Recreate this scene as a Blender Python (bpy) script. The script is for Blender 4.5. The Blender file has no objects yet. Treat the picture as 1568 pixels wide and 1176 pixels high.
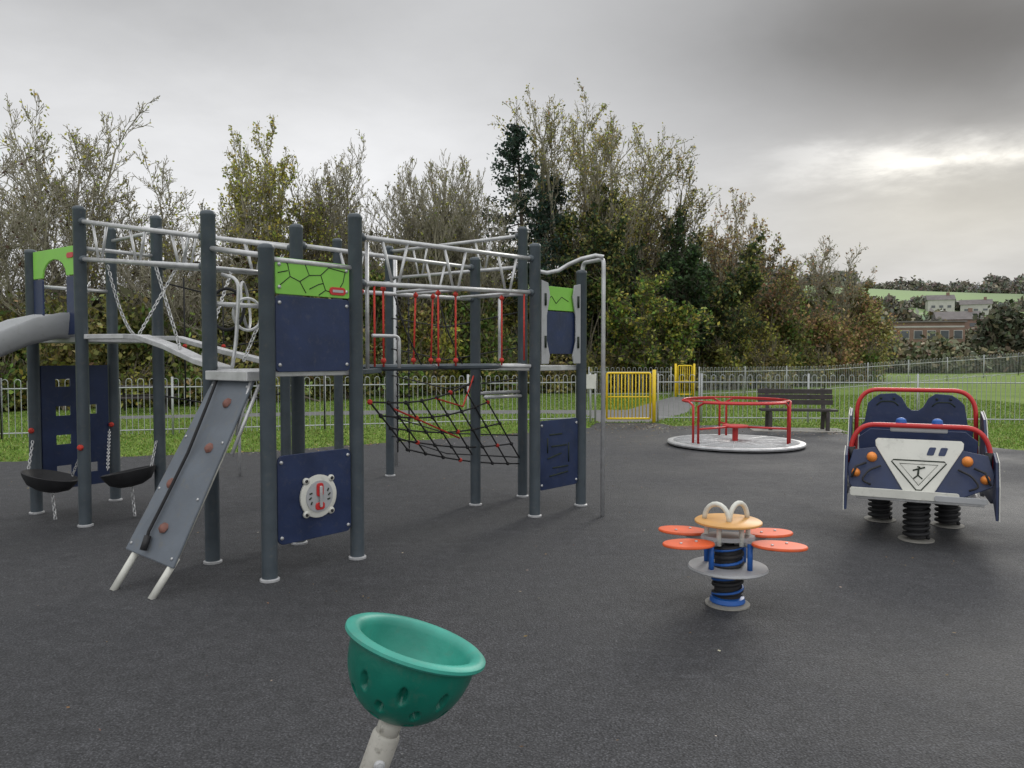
import bpy, bmesh, math, random
import numpy as np
from mathutils import Vector, Matrix
R = math.radians
scene = bpy.context.scene
col = scene.collection
random.seed(7)

# ------------------------------------------------------------------ helpers
def link(o, parent=None):
    col.objects.link(o)
    if parent is not None: o.parent = parent
    return o
def empty(name, loc=(0,0,0), rz=0):
    e = bpy.data.objects.new(name, None); e.location = loc; e.rotation_euler = (0,0,rz)
    e.empty_display_size = .2
    return link(e)
def mesh_obj(name, verts, faces, mat, parent=None, smooth=False):
    me = bpy.data.meshes.new(name); me.from_pydata([tuple(v) for v in verts], [], faces)
    me.update()
    bm = bmesh.new(); bm.from_mesh(me); bmesh.ops.recalc_face_normals(bm, faces=bm.faces); bm.to_mesh(me); bm.free()
    if mat: me.materials.append(mat)
    if smooth: me.polygons.foreach_set('use_smooth', [True]*len(me.polygons))
    return link(bpy.data.objects.new(name, me), parent)
def bevel(o, w=.005, seg=2):
    m = o.modifiers.new('bevel','BEVEL'); m.width = w; m.segments = seg; m.limit_method='ANGLE'; m.angle_limit=R(40)
    return o

def tubes(name, lines, mat, parent=None, sides=10, closed=False, cap=True):
    """lines: list of (points, radius or list of radii)"""
    V=[];F=[]
    for pts, rad in lines:
        pts=[Vector(p) for p in pts]; n=len(pts)
        rs = rad if isinstance(rad,(list,tuple)) else [rad]*n
        up=None; base=len(V)
        for i,p in enumerate(pts):
            if closed: t=(pts[(i+1)%n]-pts[i-1])
            elif i==0: t=pts[1]-pts[0]
            elif i==n-1: t=pts[-1]-pts[-2]
            else: t=(pts[i+1]-p).normalized()+(p-pts[i-1]).normalized()
            t.normalize()
            if up is None:
                up = Vector((0,0,1)) if abs(t.z)<.9 else Vector((1,0,0))
            a = up - t*up.dot(t)
            if a.length<1e-4: a=Vector((1,.3,0)) - t*t.x
            a.normalize(); b=t.cross(a); up=a
            for k in range(sides):
                an=2*math.pi*k/sides
                V.append(p+(a*math.cos(an)+b*math.sin(an))*rs[i])
        m = n if closed else n-1
        for i in range(m):
            j=(i+1)%n
            for k in range(sides):
                k2=(k+1)%sides
                F.append((base+i*sides+k, base+i*sides+k2, base+j*sides+k2, base+j*sides+k))
        if cap and not closed:
            F.append(tuple(base+k for k in range(sides))[::-1])
            F.append(tuple(base+(n-1)*sides+k for k in range(sides)))
    return mesh_obj(name,V,F,mat,parent,True)
def rounded(pts, r=.08, n=5):
    pts=[Vector(p) for p in pts]; out=[pts[0]]
    for i in range(1,len(pts)-1):
        p=pts[i]; a=(pts[i-1]-p); b=(pts[i+1]-p)
        ra=min(r,a.length*.49); rb=min(r,b.length*.49)
        A=p+a.normalized()*ra; B=p+b.normalized()*rb
        for k in range(n+1):
            t=k/n; out.append(A*(1-t)**2+p*2*t*(1-t)+B*t*t)
    out.append(pts[-1]); return out
def prism(name, origin, ux, uy, poly, th, mat, parent=None, bw=.004):
    o=Vector(origin); ux=Vector(ux).normalized(); uy=Vector(uy).normalized(); n=ux.cross(uy)
    a=[o+ux*s+uy*t-n*th/2 for s,t in poly]; b=[v+n*th for v in a]; k=len(poly)
    F=[tuple(range(k))[::-1], tuple(range(k,2*k))]+[(i,(i+1)%k,k+(i+1)%k,k+i) for i in range(k)]
    ob=mesh_obj(name,a+b,F,mat,parent)
    if bw: bevel(ob,bw)
    return ob
def rpoly(w,h,r=.03,n=4,x0=0,y0=0):
    P=[]
    for cx,cy,a0 in ((w-r,r,-90),(w-r,h-r,0),(r,h-r,90),(r,r,180)):
        for k in range(n+1):
            a=R(a0+90*k/n); P.append((x0+cx+r*math.cos(a), y0+cy+r*math.sin(a)))
    return P
def box(name, c, size, mat, parent=None, rz=0, bw=.005):
    x,y,z=[s/2 for s in size]
    M=Matrix.Rotation(rz,3,'Z'); c=Vector(c)
    V=[c+M@Vector((sx*x,sy*y,sz*z)) for sx in(-1,1) for sy in(-1,1) for sz in(-1,1)]
    F=[(0,1,3,2),(4,6,7,5),(0,4,5,1),(2,3,7,6),(0,2,6,4),(1,5,7,3)]
    ob=mesh_obj(name,V,F,mat,parent)
    if bw: bevel(ob,bw)
    return ob
def lathe(name, prof, mat, parent=None, seg=40, M=None, sx=1, sy=1, cap=True):
    V=[];F=[];n=len(prof)
    for r,z in prof:
        for k in range(seg):
            a=2*math.pi*k/seg
            v=Vector((r*math.cos(a)*sx,r*math.sin(a)*sy,z)); V.append(M@v if M else v)
    for i in range(n-1):
        for k in range(seg):
            k2=(k+1)%seg; F.append((i*seg+k,i*seg+k2,(i+1)*seg+k2,(i+1)*seg+k))
    if cap and prof[0][0]>1e-3: F.append(tuple(range(seg))[::-1])
    if cap and prof[-1][0]>1e-3: F.append(tuple((n-1)*seg+k for k in range(seg)))
    ob=mesh_obj(name,V,F,mat,parent,True)
    m=ob.modifiers.new('es','EDGE_SPLIT'); m.split_angle=R(38)
    return ob
def T(x,y,z): return Matrix.Translation((x,y,z))
def align(loc, zaxis):
    q=Vector(zaxis).normalized().to_track_quat('Z','Y'); return Matrix.Translation(loc)@q.to_matrix().to_4x4()
def ball(name,c,r,mat,parent,sz=1,seg=14):
    prof=[(max(1e-5,r*math.sin(math.pi*i/8)),-r*sz*math.cos(math.pi*i/8)) for i in range(9)]
    return lathe(name,prof,mat,parent,seg,T(*c))
def chain_lines(a,b,sag=0.0,link_l=.045,r=.0045):
    a=Vector(a);b=Vector(b);L=(b-a).length;n=max(2,int(L/(link_l*.75)));out=[]
    for i in range(n):
        t=(i+.5)/n; c=a.lerp(b,t)+Vector((0,0,-sag*4*t*(1-t)))
        d=((b-a)/L+Vector((0,0,-sag*4*(1-2*t)/L))).normalized()
        s=d.cross(Vector((.3,.9,.2))).normalized()
        if i%2: s=d.cross(s).normalized()
        out.append(([c+d*link_l*.5*math.cos(q)+s*link_l*.27*math.sin(q) for q in [2*math.pi*k/8 for k in range(8)]],r))
    return out

# ------------------------------------------------------------------ materials
def mat(name, c, rough=.5, metal=0, noise=.12, scale=6, bump=0, bscale=60, dirt=.0, spec=.5):
    m=bpy.data.materials.new(name); m.use_nodes=True; nt=m.node_tree; N=nt.nodes; L=nt.links
    b=N['Principled BSDF']; b.inputs['Roughness'].default_value=rough; b.inputs['Metallic'].default_value=metal
    b.inputs['Specular IOR Level'].default_value=spec
    tc=N.new('ShaderNodeTexCoord'); no=N.new('ShaderNodeTexNoise'); no.inputs['Scale'].default_value=scale; no.inputs['Detail'].default_value=6
    L.new(tc.outputs['Object'],no.inputs['Vector'])
    cr=N.new('ShaderNodeValToRGB'); L.new(no.outputs['Fac'],cr.inputs['Fac'])
    cr.color_ramp.elements[0].position=.3; cr.color_ramp.elements[1].position=.7
    cr.color_ramp.elements[0].color=tuple(x*(1-noise) for x in c)+(1,)
    cr.color_ramp.elements[1].color=tuple(min(1,x*(1+noise)) for x in c)+(1,)
    out=cr.outputs['Color']
    if dirt>0:
        n2=N.new('ShaderNodeTexNoise'); n2.inputs['Scale'].default_value=scale*3.1; n2.inputs['Detail'].default_value=10; n2.inputs['Roughness'].default_value=.75
        L.new(tc.outputs['Object'],n2.inputs['Vector'])
        r2=N.new('ShaderNodeValToRGB'); r2.color_ramp.elements[0].position=.54; r2.color_ramp.elements[1].position=.70
        r2.color_ramp.elements[0].color=(0,0,0,1); r2.color_ramp.elements[1].color=(dirt,)*3+(1,)
        L.new(n2.outputs['Fac'],r2.inputs['Fac'])
        mx=N.new('ShaderNodeMix'); mx.data_type='RGBA'; L.new(r2.outputs['Color'],mx.inputs[0]); L.new(out,mx.inputs[6])
        mx.inputs[7].default_value=(.17,.16,.13,1); out=mx.outputs[2]
    L.new(out,b.inputs['Base Color'])
    mr=N.new('ShaderNodeMapRange'); mr.inputs['To Min'].default_value=max(0,rough-.1); mr.inputs['To Max'].default_value=min(1,rough+.12)
    L.new(no.outputs['Fac'],mr.inputs['Value']); L.new(mr.outputs[0],b.inputs['Roughness'])
    if bump>0:
        n3=N.new('ShaderNodeTexNoise'); n3.inputs['Scale'].default_value=bscale; n3.inputs['Detail'].default_value=4
        L.new(tc.outputs['Object'],n3.inputs['Vector'])
        bp=N.new('ShaderNodeBump'); bp.inputs['Strength'].default_value=bump; bp.inputs['Distance'].default_value=.01
        L.new(n3.outputs['Fac'],bp.inputs['Height']); L.new(bp.outputs[0],b.inputs['Normal'])
    return m
M_post=mat('post_grey_paint',(.070,.088,.103),.40,.0,.14,7,dirt=.35)
M_steel=mat('galvanised_steel',(.55,.555,.56),.38,.35,.16,9,dirt=.35)
M_fence=mat('fence_galvanised',(.42,.44,.44),.45,.25,.14,3,dirt=.3)
M_navy=mat('navy_hdpe',(.016,.030,.086),.42,0,.2,5,.12,30,dirt=.18)
M_green=mat('lime_hdpe',(.24,.58,.08),.45,0,.08,5,dirt=.06)
M_black=mat('black_rubber',(.018,.018,.02),.6,0,.3,12,.3,90)
M_line=mat('engraved_black',(.01,.02,.01),.6)
M_red=mat('red_paint',(.55,.03,.03),.33,0,.1,5,dirt=.1)
M_redrope=mat('red_rope',(.55,.045,.03),.75,0,.2,40,.4,200)
M_blackrope=mat('black_rope',(.02,.02,.022),.8,0,.3,40,.4,200)
M_white=mat('white_hdpe',(.66,.66,.60),.5,0,.07,5,dirt=.35)
M_grey=mat('grey_hdpe',(.40,.41,.42),.5,0,.08,4,dirt=.35)
M_board=mat('climb_board_grey',(.125,.145,.17),.5,0,.14,4,.15,30,dirt=.6)
M_orange=mat('orange_hdpe',(.74,.115,.03),.45,0,.14,8,dirt=.35)
M_amber=mat('amber_plastic',(.85,.28,.05),.3,0,.1,6)
M_yellowd=mat('tan_orange_hdpe',(.62,.33,.10),.45,0,.12,6,dirt=.4)
M_blue=mat('blue_hdpe',(.015,.11,.42),.4,0,.12,6)
M_teal=mat('teal_plastic',(.004,.155,.11),.34,0,.25,5,.12,50,dirt=.22)
M_teal_rim=mat('teal_plastic_worn',(.04,.33,.255),.45,0,.25,5,.1,50,dirt=.2)
M_pole=mat('spinner_pole_paint',(.50,.48,.43),.5,.1,.15,9,.1,60,dirt=.8)
M_yellow=mat('yellow_gate_paint',(.85,.60,.02),.42,0,.08,4,dirt=.1)
M_wood=mat('dark_timber',(.045,.037,.037),.6,0,.3,12,.3,40)
M_conc=mat('concrete',(.30,.29,.26),.85,0,.15,6,.3,60)
M_brick=mat('brick_wall',(.24,.16,.125),.9,0,.18,1)  # far walls only; colour lightened to carry distance haze
M_render=mat('pale_render',(.48,.47,.44),.9,0,.08,1)
M_roof=mat('roof_tiles',(.17,.155,.15),.8,0,.2,1)
M_glass=mat('window_glass',(.10,.11,.12),.15,0,.2,1)
M_rock=mat('climbing_hold',(.20,.09,.07),.7,0,.3,20,.4,60)
M_bark=mat('bark',(.15,.13,.095),.9,0,.3,3)
M_barkpale=mat('bark_pale',(.30,.275,.21),.85,0,.25,3)
M_barkdark=mat('bark_dark',(.07,.058,.045),.9,0,.3,3)

def leafmat(name, transl=.35, rough=.6):
    m=bpy.data.materials.new(name); m.use_nodes=True; nt=m.node_tree; N=nt.nodes; L=nt.links
    b=N['Principled BSDF']; b.inputs['Roughness'].default_value=rough; b.inputs['Specular IOR Level'].default_value=.25
    at=N.new('ShaderNodeAttribute'); at.attribute_name='Col'; L.new(at.outputs['Color'],b.inputs['Base Color'])
    if transl<=0: return m
    tr=N.new('ShaderNodeBsdfTranslucent'); L.new(at.outputs['Color'],tr.inputs['Color'])
    ms=N.new('ShaderNodeMixShader'); ms.inputs[0].default_value=transl
    L.new(b.outputs[0],ms.inputs[1]); L.new(tr.outputs[0],ms.inputs[2]); L.new(ms.outputs[0],N['Material Output'].inputs['Surface'])
    return m
M_leaf=leafmat('foliage',.42); M_blade=leafmat('grass_blades',.25); M_dead=leafmat('dead_leaves',0); M_farleaf=leafmat('far_foliage',0)

# ------------------------------------------------------------------ numpy meshes
def np_mesh(name, V, Fv, per, mat, parent, cols=None, smooth=False):
    me=bpy.data.meshes.new(name); nf=len(Fv)
    me.vertices.add(len(V)); me.vertices.foreach_set('co',V.astype(np.float32).ravel())
    me.loops.add(nf*per); me.loops.foreach_set('vertex_index',Fv.astype(np.int32).ravel())
    me.polygons.add(nf); me.polygons.foreach_set('loop_start',np.arange(nf,dtype=np.int32)*per)
    try: me.polygons.foreach_set('loop_total',np.full(nf,per,dtype=np.int32))
    except Exception: pass
    if smooth: me.polygons.foreach_set('use_smooth',np.ones(nf,dtype=bool))
    me.update(calc_edges=True)
    if cols is not None:
        a=me.attributes.new('Col','FLOAT_COLOR','POINT'); c=np.ones((len(V),4),np.float32); c[:,:3]=cols; a.data.foreach_set('color',c.ravel())
    me.materials.append(mat)
    return link(bpy.data.objects.new(name,me),parent)
def segs_mesh(name, S, mat, parent, sides=3):
    A=np.array([s[0] for s in S]);B=np.array([s[1] for s in S]);r0=np.array([s[2] for s in S]);r1=np.array([s[3] for s in S])
    t=B-A; t/=np.linalg.norm(t,axis=1)[:,None]+1e-9
    ref=np.where(np.abs(t[:,2:3])<.9,np.array([[0,0,1.]]),np.array([[1.,0,0]]))
    a=np.cross(t,ref); a/=np.linalg.norm(a,axis=1)[:,None]+1e-9; b=np.cross(t,a)
    V=np.zeros((len(S),2*sides,3))
    for k in range(sides):
        o=a*math.cos(2*math.pi*k/sides)+b*math.sin(2*math.pi*k/sides)
        V[:,k]=A+o*r0[:,None]; V[:,sides+k]=B+o*r1[:,None]
    base=(np.arange(len(S))*2*sides)[:,None]
    F=np.concatenate([base+np.array([[k,(k+1)%sides,sides+(k+1)%sides,sides+k]]) for k in range(sides)],0)
    return np_mesh(name,V.reshape(-1,3),F,4,mat,parent,smooth=True)
def leaves_mesh(name,P,S,C,mat,parent,rng,flat=0):
    n=len(P); a=rng.normal(size=(n,3)); a/=np.linalg.norm(a,axis=1)[:,None]
    b=rng.normal(size=(n,3)); b-=a*(a*b).sum(1)[:,None]; b/=np.linalg.norm(b,axis=1)[:,None]
    if flat: a[:,2]*=flat; b[:,2]*=flat
    S=S[:,None]
    V=np.stack([P-a*S,P+b*S*.6,P+a*S,P-b*S*.6],1).reshape(-1,3)
    F=np.arange(n*4).reshape(n,4)
    return np_mesh(name,V,F,4,mat,parent,np.repeat(C,4,axis=0))
def pal(rng,n,cols,var=.35):
    c=np.array(cols)[rng.integers(0,len(cols),n)]
    return np.clip(c*np.exp(rng.normal(0,var,(n,1)))*(1+rng.normal(0,.08,(n,3))),0.003,.7)

def make_tree(name,x,y,H,W,leaf_n,leaf_s,palette,bark,seed,nlead=5,tilt=22,th=.15,asc=.10,dens=1.0,leaf_low=.0,topbias=0,rb=None,twigs=True):
    rd=random.Random(seed); rng=np.random.default_rng(seed); S=[]
    def nrm(v):
        l=math.sqrt(v[0]**2+v[1]**2+v[2]**2) or 1; return (v[0]/l,v[1]/l,v[2]/l)
    def dev(d,ang):
        r=nrm((rd.gauss(0,1),rd.gauss(0,1),rd.gauss(0,1))); k=r[0]*d[0]+r[1]*d[1]+r[2]*d[2]
        o=nrm((r[0]-k*d[0],r[1]-k*d[1],r[2]-k*d[2])); c,s=math.cos(ang),math.sin(ang)
        return (d[0]*c+o[0]*s,d[1]*c+o[1]*s,d[2]*c+o[2]*s)
    rb0=rb or H*.013
    def br(p,d,L,r,lv):
        n=(7,5,4,3)[lv]; st=L/n
        for i in range(n):
            g=.09+.04*lv
            d=nrm((d[0]+rd.gauss(0,g),d[1]+rd.gauss(0,g),d[2]+rd.gauss(0,g)+asc))
            q=(p[0]+d[0]*st,p[1]+d[1]*st,p[2]+d[2]*st); t=(i+1)/n
            r2=r*(1-.72/n*1.0) if lv<3 else r*.8
            S.append((p,q,max(r,.0115),max(r2,.0085),lv)); p=q; r=r2
            if lv<(3 if twigs else 2) and (i>0 or lv>0):
                m=(2.2,1.9,1.6)[lv]*dens; k=int(m)+(rd.random()<m-int(m))
                for _ in range(k):
                    br(p,dev(d,R(rd.uniform(22,50))),L*(.52,.52,.55)[lv]*(1.05-.6*t)*rd.uniform(.6,1.25),r*rd.uniform(.35,.6),lv+1)
    p0=(0,0,0); p1=(rd.gauss(0,.1),rd.gauss(0,.1),H*th); S.append((p0,p1,rb0*1.4,rb0,0))
    for k in range(nlead):
        a=2*math.pi*(k+rd.random()*.6)/nlead; ti=R(tilt*rd.uniform(.3,1.25)) if k else R(3)
        zz=H*th*rd.uniform(.75,1)
        br((p1[0],p1[1],zz),(math.sin(ti)*math.cos(a),math.sin(ti)*math.sin(a),math.cos(ti)),H*(1-th)*(rd.uniform(.6,.9) if k else .95),rb0*rd.uniform(.45,.75),0)
    A=np.array([s[0] for s in S]);B=np.array([s[1] for s in S])
    mz=B[:,2].max(); rr=np.percentile(np.hypot(B[:,0],B[:,1]),96)
    sc=np.array([W/2/rr,W/2/rr,H/mz]); off=np.array([x,y,0])
    A=A*sc+off;B=B*sc+off; lv=np.array([s[4] for s in S])
    e=empty(name,(0,0,0))
    segs_mesh('trunk_and_branches',[(A[i],B[i],S[i][2],S[i][3]) for i in range(len(S))],bark,e,3)
    if leaf_n:
        idx=np.where(lv>=2)[0]
        w=np.ones(len(idx)); zf=A[idx,2]/H
        w*=np.where(zf<leaf_low,.08,1)*(1+topbias*zf)
        w*=rng.gamma(.5,1,len(idx)); w/=w.sum()
        tone=np.exp(rng.normal(0,.28,len(A)))[:,None]
        ii=idx[rng.choice(len(idx),leaf_n,p=w)]; t=rng.random((leaf_n,1))
        P=A[ii]*(1-t)+B[ii]*t+rng.normal(0,.08,(leaf_n,3))
        leaves_mesh('leaves',P,leaf_s*rng.uniform(.6,1.4,leaf_n),np.clip(pal(rng,leaf_n,palette)*tone[ii],0,.7),M_leaf,e,rng)
    return e

YG=[(.36,.35,.07),(.26,.29,.06),(.46,.40,.09)]; OL=[(.20,.205,.065),(.27,.245,.08),(.16,.175,.055)]
DG=[(.05,.085,.035),(.065,.105,.04),(.04,.07,.035)]; MG=[(.13,.21,.05),(.16,.24,.06),(.10,.16,.04)]
TAN=[(.44,.35,.16),(.36,.31,.13),(.32,.28,.10)]; RB=[(.36,.21,.12),(.29,.19,.10),(.40,.26,.14)]; PUR=[(.06,.03,.028),(.08,.045,.03)]
CON=[(.035,.062,.048),(.045,.075,.052)]
trees=[ # name,x,y,H,W,n,size,pal,bark,kw
('bare_tree',-15.6,24,8.8,5.6,420,.08,PUR,M_barkpale,dict(nlead=7,tilt=28,dens=.95)),
('ash_tree',-14.6,26,10.6,5.0,2300,.052,YG,M_barkpale,dict(nlead=8,tilt=20,dens=.95)),
('ash_tree',-12.6,28,9.2,5.5,2000,.052,YG,M_barkpale,dict(nlead=7,tilt=24,dens=.9)),
('bare_tree',-10.8,26,6.6,4.8,700,.06,PUR+OL,M_barkpale,dict(nlead=7,tilt=32,dens=.95)),
('field_maple_tree',-9.8,30,11.3,3.6,7500,.062,YG,M_barkpale,dict(nlead=7,tilt=16,topbias=1.0)),
('field_maple_tree',-8.4,30,8.8,3.5,4800,.062,YG+OL,M_bark,dict(nlead=6,tilt=18)),
('willow_tree',-7.1,32,11.0,3.6,2000,.055,YG+OL,M_barkpale,dict(nlead=9,tilt=15,asc=.25)),
('willow_tree',-4.9,33,9.2,4.5,3000,.055,OL+YG,M_barkpale,dict(nlead=10,tilt=20,asc=.25)),
('willow_tree',-3.3,33,10.4,4.6,2400,.055,OL+YG,M_barkpale,dict(nlead=11,tilt=18,asc=.28)),
('bare_tree',-1.7,34,9.5,4.6,1600,.06,OL+YG,M_barkpale,dict(nlead=9,tilt=20,asc=.24)),
('ash_tree',3.1,38,14.9,7.5,9500,.064,TAN+YG,M_barkpale,dict(nlead=8,tilt=30)),
('ash_tree',5.6,39,13.7,6.0,9500,.064,TAN+YG,M_barkpale,dict(nlead=8,tilt=28)),
('oak_tree',8.2,39,11.6,6.0,9500,.066,TAN+OL,M_bark,dict(nlead=7,tilt=30)),
('alder_tree',3.6,36,9.6,6.0,16000,.09,DG+OL,M_barkdark,dict(nlead=6,tilt=28,th=.1)),
('alder_tree',7.4,36,9.0,5.6,18000,.09,DG,M_barkdark,dict(nlead=6,tilt=28,th=.1)),
('alder_tree',9.8,37,7.2,5.0,12000,.09,DG+OL,M_barkdark,dict(nlead=6,tilt=30,th=.1)),
('hazel_tree',6.1,33,5.3,4.4,9500,.085,MG+YG,M_bark,dict(nlead=7,tilt=34,th=.06,rb=.05)),
('beech_tree',12.0,42,11.1,4.2,4800,.075,RB+TAN,M_barkpale,dict(nlead=7,tilt=20)),
('beech_tree',14.0,42,8.2,5.0,6000,.08,RB+OL,M_bark,dict(nlead=7,tilt=28)),
('bare_tree',19.3,48,9.4,6.5,1500,.08,RB+OL,M_barkpale,dict(nlead=9,tilt=32)),
('field_maple_tree',17.0,46,6.6,5.5,8500,.09,OL+MG,M_bark,dict(nlead=6,tilt=32,th=.08)),
('field_maple_tree',21.6,48,6.2,5.5,7500,.09,OL+RB,M_bark,dict(nlead=6,tilt=32,th=.08)),
]
for i,(nm,x,y,H,W,n,s,p,bk,kw) in enumerate(trees):
    make_tree(nm,x,y,H,W,n,s,p,bk,100+i,**kw)

def conifer(name,x,y,H,W,seed):
    rng=np.random.default_rng(seed); rd=random.Random(seed); S=[]; P=[]
    e=empty(name)
    S.append(((x,y,0),(x+.1,y,H*.6),.2,.1));S.append(((x+.1,y,H*.6),(x-.15,y,H*.98),.1,.02))
    z=H*.2
    while z<H*.97:
        f=(1-z/H)**.8
        for k in range(3):
            a=rd.random()*6.28; L=W/2*f*rd.uniform(.3,1.6)+.15; p=Vector((x,y,z)); n=8
            rise=rd.uniform(.1,.9)
            for i in range(n):
                t=i/n; q=p+Vector((math.cos(a)*L/n,math.sin(a)*L/n,(-.15+rise*t)*L/n))
                S.append((tuple(p),tuple(q),.03*(1-t)+.008,.008+.02*(1-t)))
                for _ in range(12 if i>1 else 3): P.append((q.x+rd.gauss(0,.13),q.y+rd.gauss(0,.13),q.z+rd.gauss(-.17,.15)))
                p=q
        z+=H*.029
    P=np.array(P); segs_mesh('trunk_and_branches',S,M_barkdark,e,3)
    leaves_mesh('needles',P,.085*rng.uniform(.6,1.5,len(P)),pal(rng,len(P),CON),M_leaf,e,rng)
conifer('spruce_tree',.35,35,12.6,6.6,5)
conifer('spruce_tree',1.9,37,10.6,6.0,8)

def mass(name,items,leaf_s,seed,per_m3=34,stems=True,m=None):
    rng=np.random.default_rng(seed); rd=random.Random(seed); PP=[];CC=[];S=[]
    for x,y,H,W,pa in items:
        nb=rd.randint(9,14) if stems else 8
        for b in range(nb):
            a=rd.random()*6.28; rr=W/2*math.sqrt(rd.random())*.8; cz=H*rd.uniform(.10,.84)
            cx=x+rr*math.cos(a)*(1.1-.5*cz/H); cy=y+rr*math.sin(a)*.8; br=W*rd.uniform(.14,.27)
            n=int(per_m3*br**2*28/ (leaf_s/.1)**2)
            d=rng.normal(size=(n,3)); d/=np.linalg.norm(d,axis=1)[:,None]
            d*= (rng.random((n,1))**.45)*br*(1+.4*rng.normal(size=(n,1))); d[:,2]*=1.15
            c=pal(rng,n,pa,.34)*rd.uniform(.6,1.4)
            p=d+[cx,cy,cz]; k=p[:,2]>.05
            PP.append(p[k]);CC.append(np.clip(c[k],0,.7))
            if stems:
                p0=Vector((x+rd.gauss(0,.3),y+rd.gauss(0,.3),0)); p1=Vector((cx,cy,cz)); md=p0.lerp(p1,.5)+Vector((rd.gauss(0,.2),rd.gauss(0,.2),.2))
                S+= [(tuple(p0),tuple(md),.05,.035),(tuple(md),tuple(p1),.035,.02)]
                for _ in range(10):
                    q=p1+Vector((rd.gauss(0,br*.7),rd.gauss(0,br*.7),abs(rd.gauss(br*1.3,br*.6)))); S.append((tuple(p1),tuple(q),.016,.008))
    e=empty(name); P=np.concatenate(PP);C=np.concatenate(CC)
    leaves_mesh('leaves',P,leaf_s*rng.uniform(.5,1.4,len(P)),C,m or M_leaf,e,rng)
    if stems: segs_mesh('stems',S,M_bark,e,3)
    print(name,len(P))
rd=random.Random(3); items=[]; back=[]
def line_y(x):
    pts=[(-22,21),(-12,23),(-6,29),(0,33),(5,34),(11,37),(18,42),(24,50)]
    for (a,b),(c,d) in zip(pts,pts[1:]):
        if x<=c: return b+(d-b)*(x-a)/(c-a)
    return 50
pals=[OL,OL+YG,MG+OL,OL+TAN,TAN+OL,YG+OL]
x=-22
while x<23:
    y=line_y(x)
    if x<-11: H=rd.uniform(2.4,3.8)
    elif x<-4: H=rd.uniform(3.6,5.6)
    elif x<9: H=rd.uniform(4.2,6.2)
    elif x<15: H=rd.uniform(4.5,5.8)
    else: H=rd.uniform(3.8,5.0)
    pa=rd.choice(pals)
    if 3<x<11: pa=rd.choice([DG,DG+MG,MG+OL])
    if x>13: pa=rd.choice([MG+OL,OL+TAN,OL+RB])
    items.append((x+rd.gauss(0,.2),y+rd.uniform(.3,2.5),H,rd.uniform(2.6,3.8),pa))
    items.append((x+rd.gauss(0,.5),y-.4+rd.uniform(-.3,.6),H*rd.uniform(.25,.5),rd.uniform(1.8,2.6),rd.choice(pals)))
    x+=1.15
mass('woodland_undergrowth',items,.095,11,22)
x=-26
while x<24:
    y=line_y(x)+4.5; back.append((x,y,(3.2 if x<-11 else 6.0 if x<12 else 4.8)*rd.uniform(.85,1.1),4.5,[(.075,.08,.035),(.09,.08,.04)])); x+=1.7
mass('woodland_background',back,.30,12,stems=False,per_m3=50,m=M_farleaf)  # dark leaf layer added behind to close sky gaps, inner shade put in colour

# ------------------------------------------------------------------ ground
def ground_material():
    m=bpy.data.materials.new('grass_ground'); m.use_nodes=True; nt=m.node_tree;N=nt.nodes;L=nt.links;b=N['Principled BSDF']
    b.inputs['Roughness'].default_value=.9; b.inputs['Specular IOR Level'].default_value=.15
    tc=N.new('ShaderNodeTexCoord')
    def noise(s,d=6,r=.6):
        n=N.new('ShaderNodeTexNoise'); n.inputs['Scale'].default_value=s;n.inputs['Detail'].default_value=d;n.inputs['Roughness'].default_value=r;L.new(tc.outputs['Object'],n.inputs['Vector']);return n
    n1=noise(.35);n2=noise(7,8,.75)
    r1=N.new('ShaderNodeValToRGB'); e=r1.color_ramp.elements; e[0].position=.3;e[0].color=(.12,.20,.035,1);e[1].position=.7;e[1].color=(.21,.29,.07,1)
    L.new(n1.outputs['Fac'],r1.inputs['Fac'])
    r2=N.new('ShaderNodeValToRGB'); e=r2.color_ramp.elements; e[0].position=.35;e[0].color=(.6,.65,.55,1);e[1].position=.65;e[1].color=(1.25,1.2,1.1,1)
    L.new(n2.outputs['Fac'],r2.inputs['Fac'])
    mx=N.new('ShaderNodeMix');mx.data_type='RGBA';mx.blend_type='MULTIPLY';mx.inputs[0].default_value=1
    L.new(r1.outputs['Color'],mx.inputs[6]);L.new(r2.outputs['Color'],mx.inputs[7]);L.new(mx.outputs[2],b.inputs['Base Color'])
    bp=N.new('ShaderNodeBump');bp.inputs['Strength'].default_value=.7;bp.inputs['Distance'].default_value=.05;L.new(n2.outputs['Fac'],bp.inputs['Height']);L.new(bp.outputs[0],b.inputs['Normal'])
    return m
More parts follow.
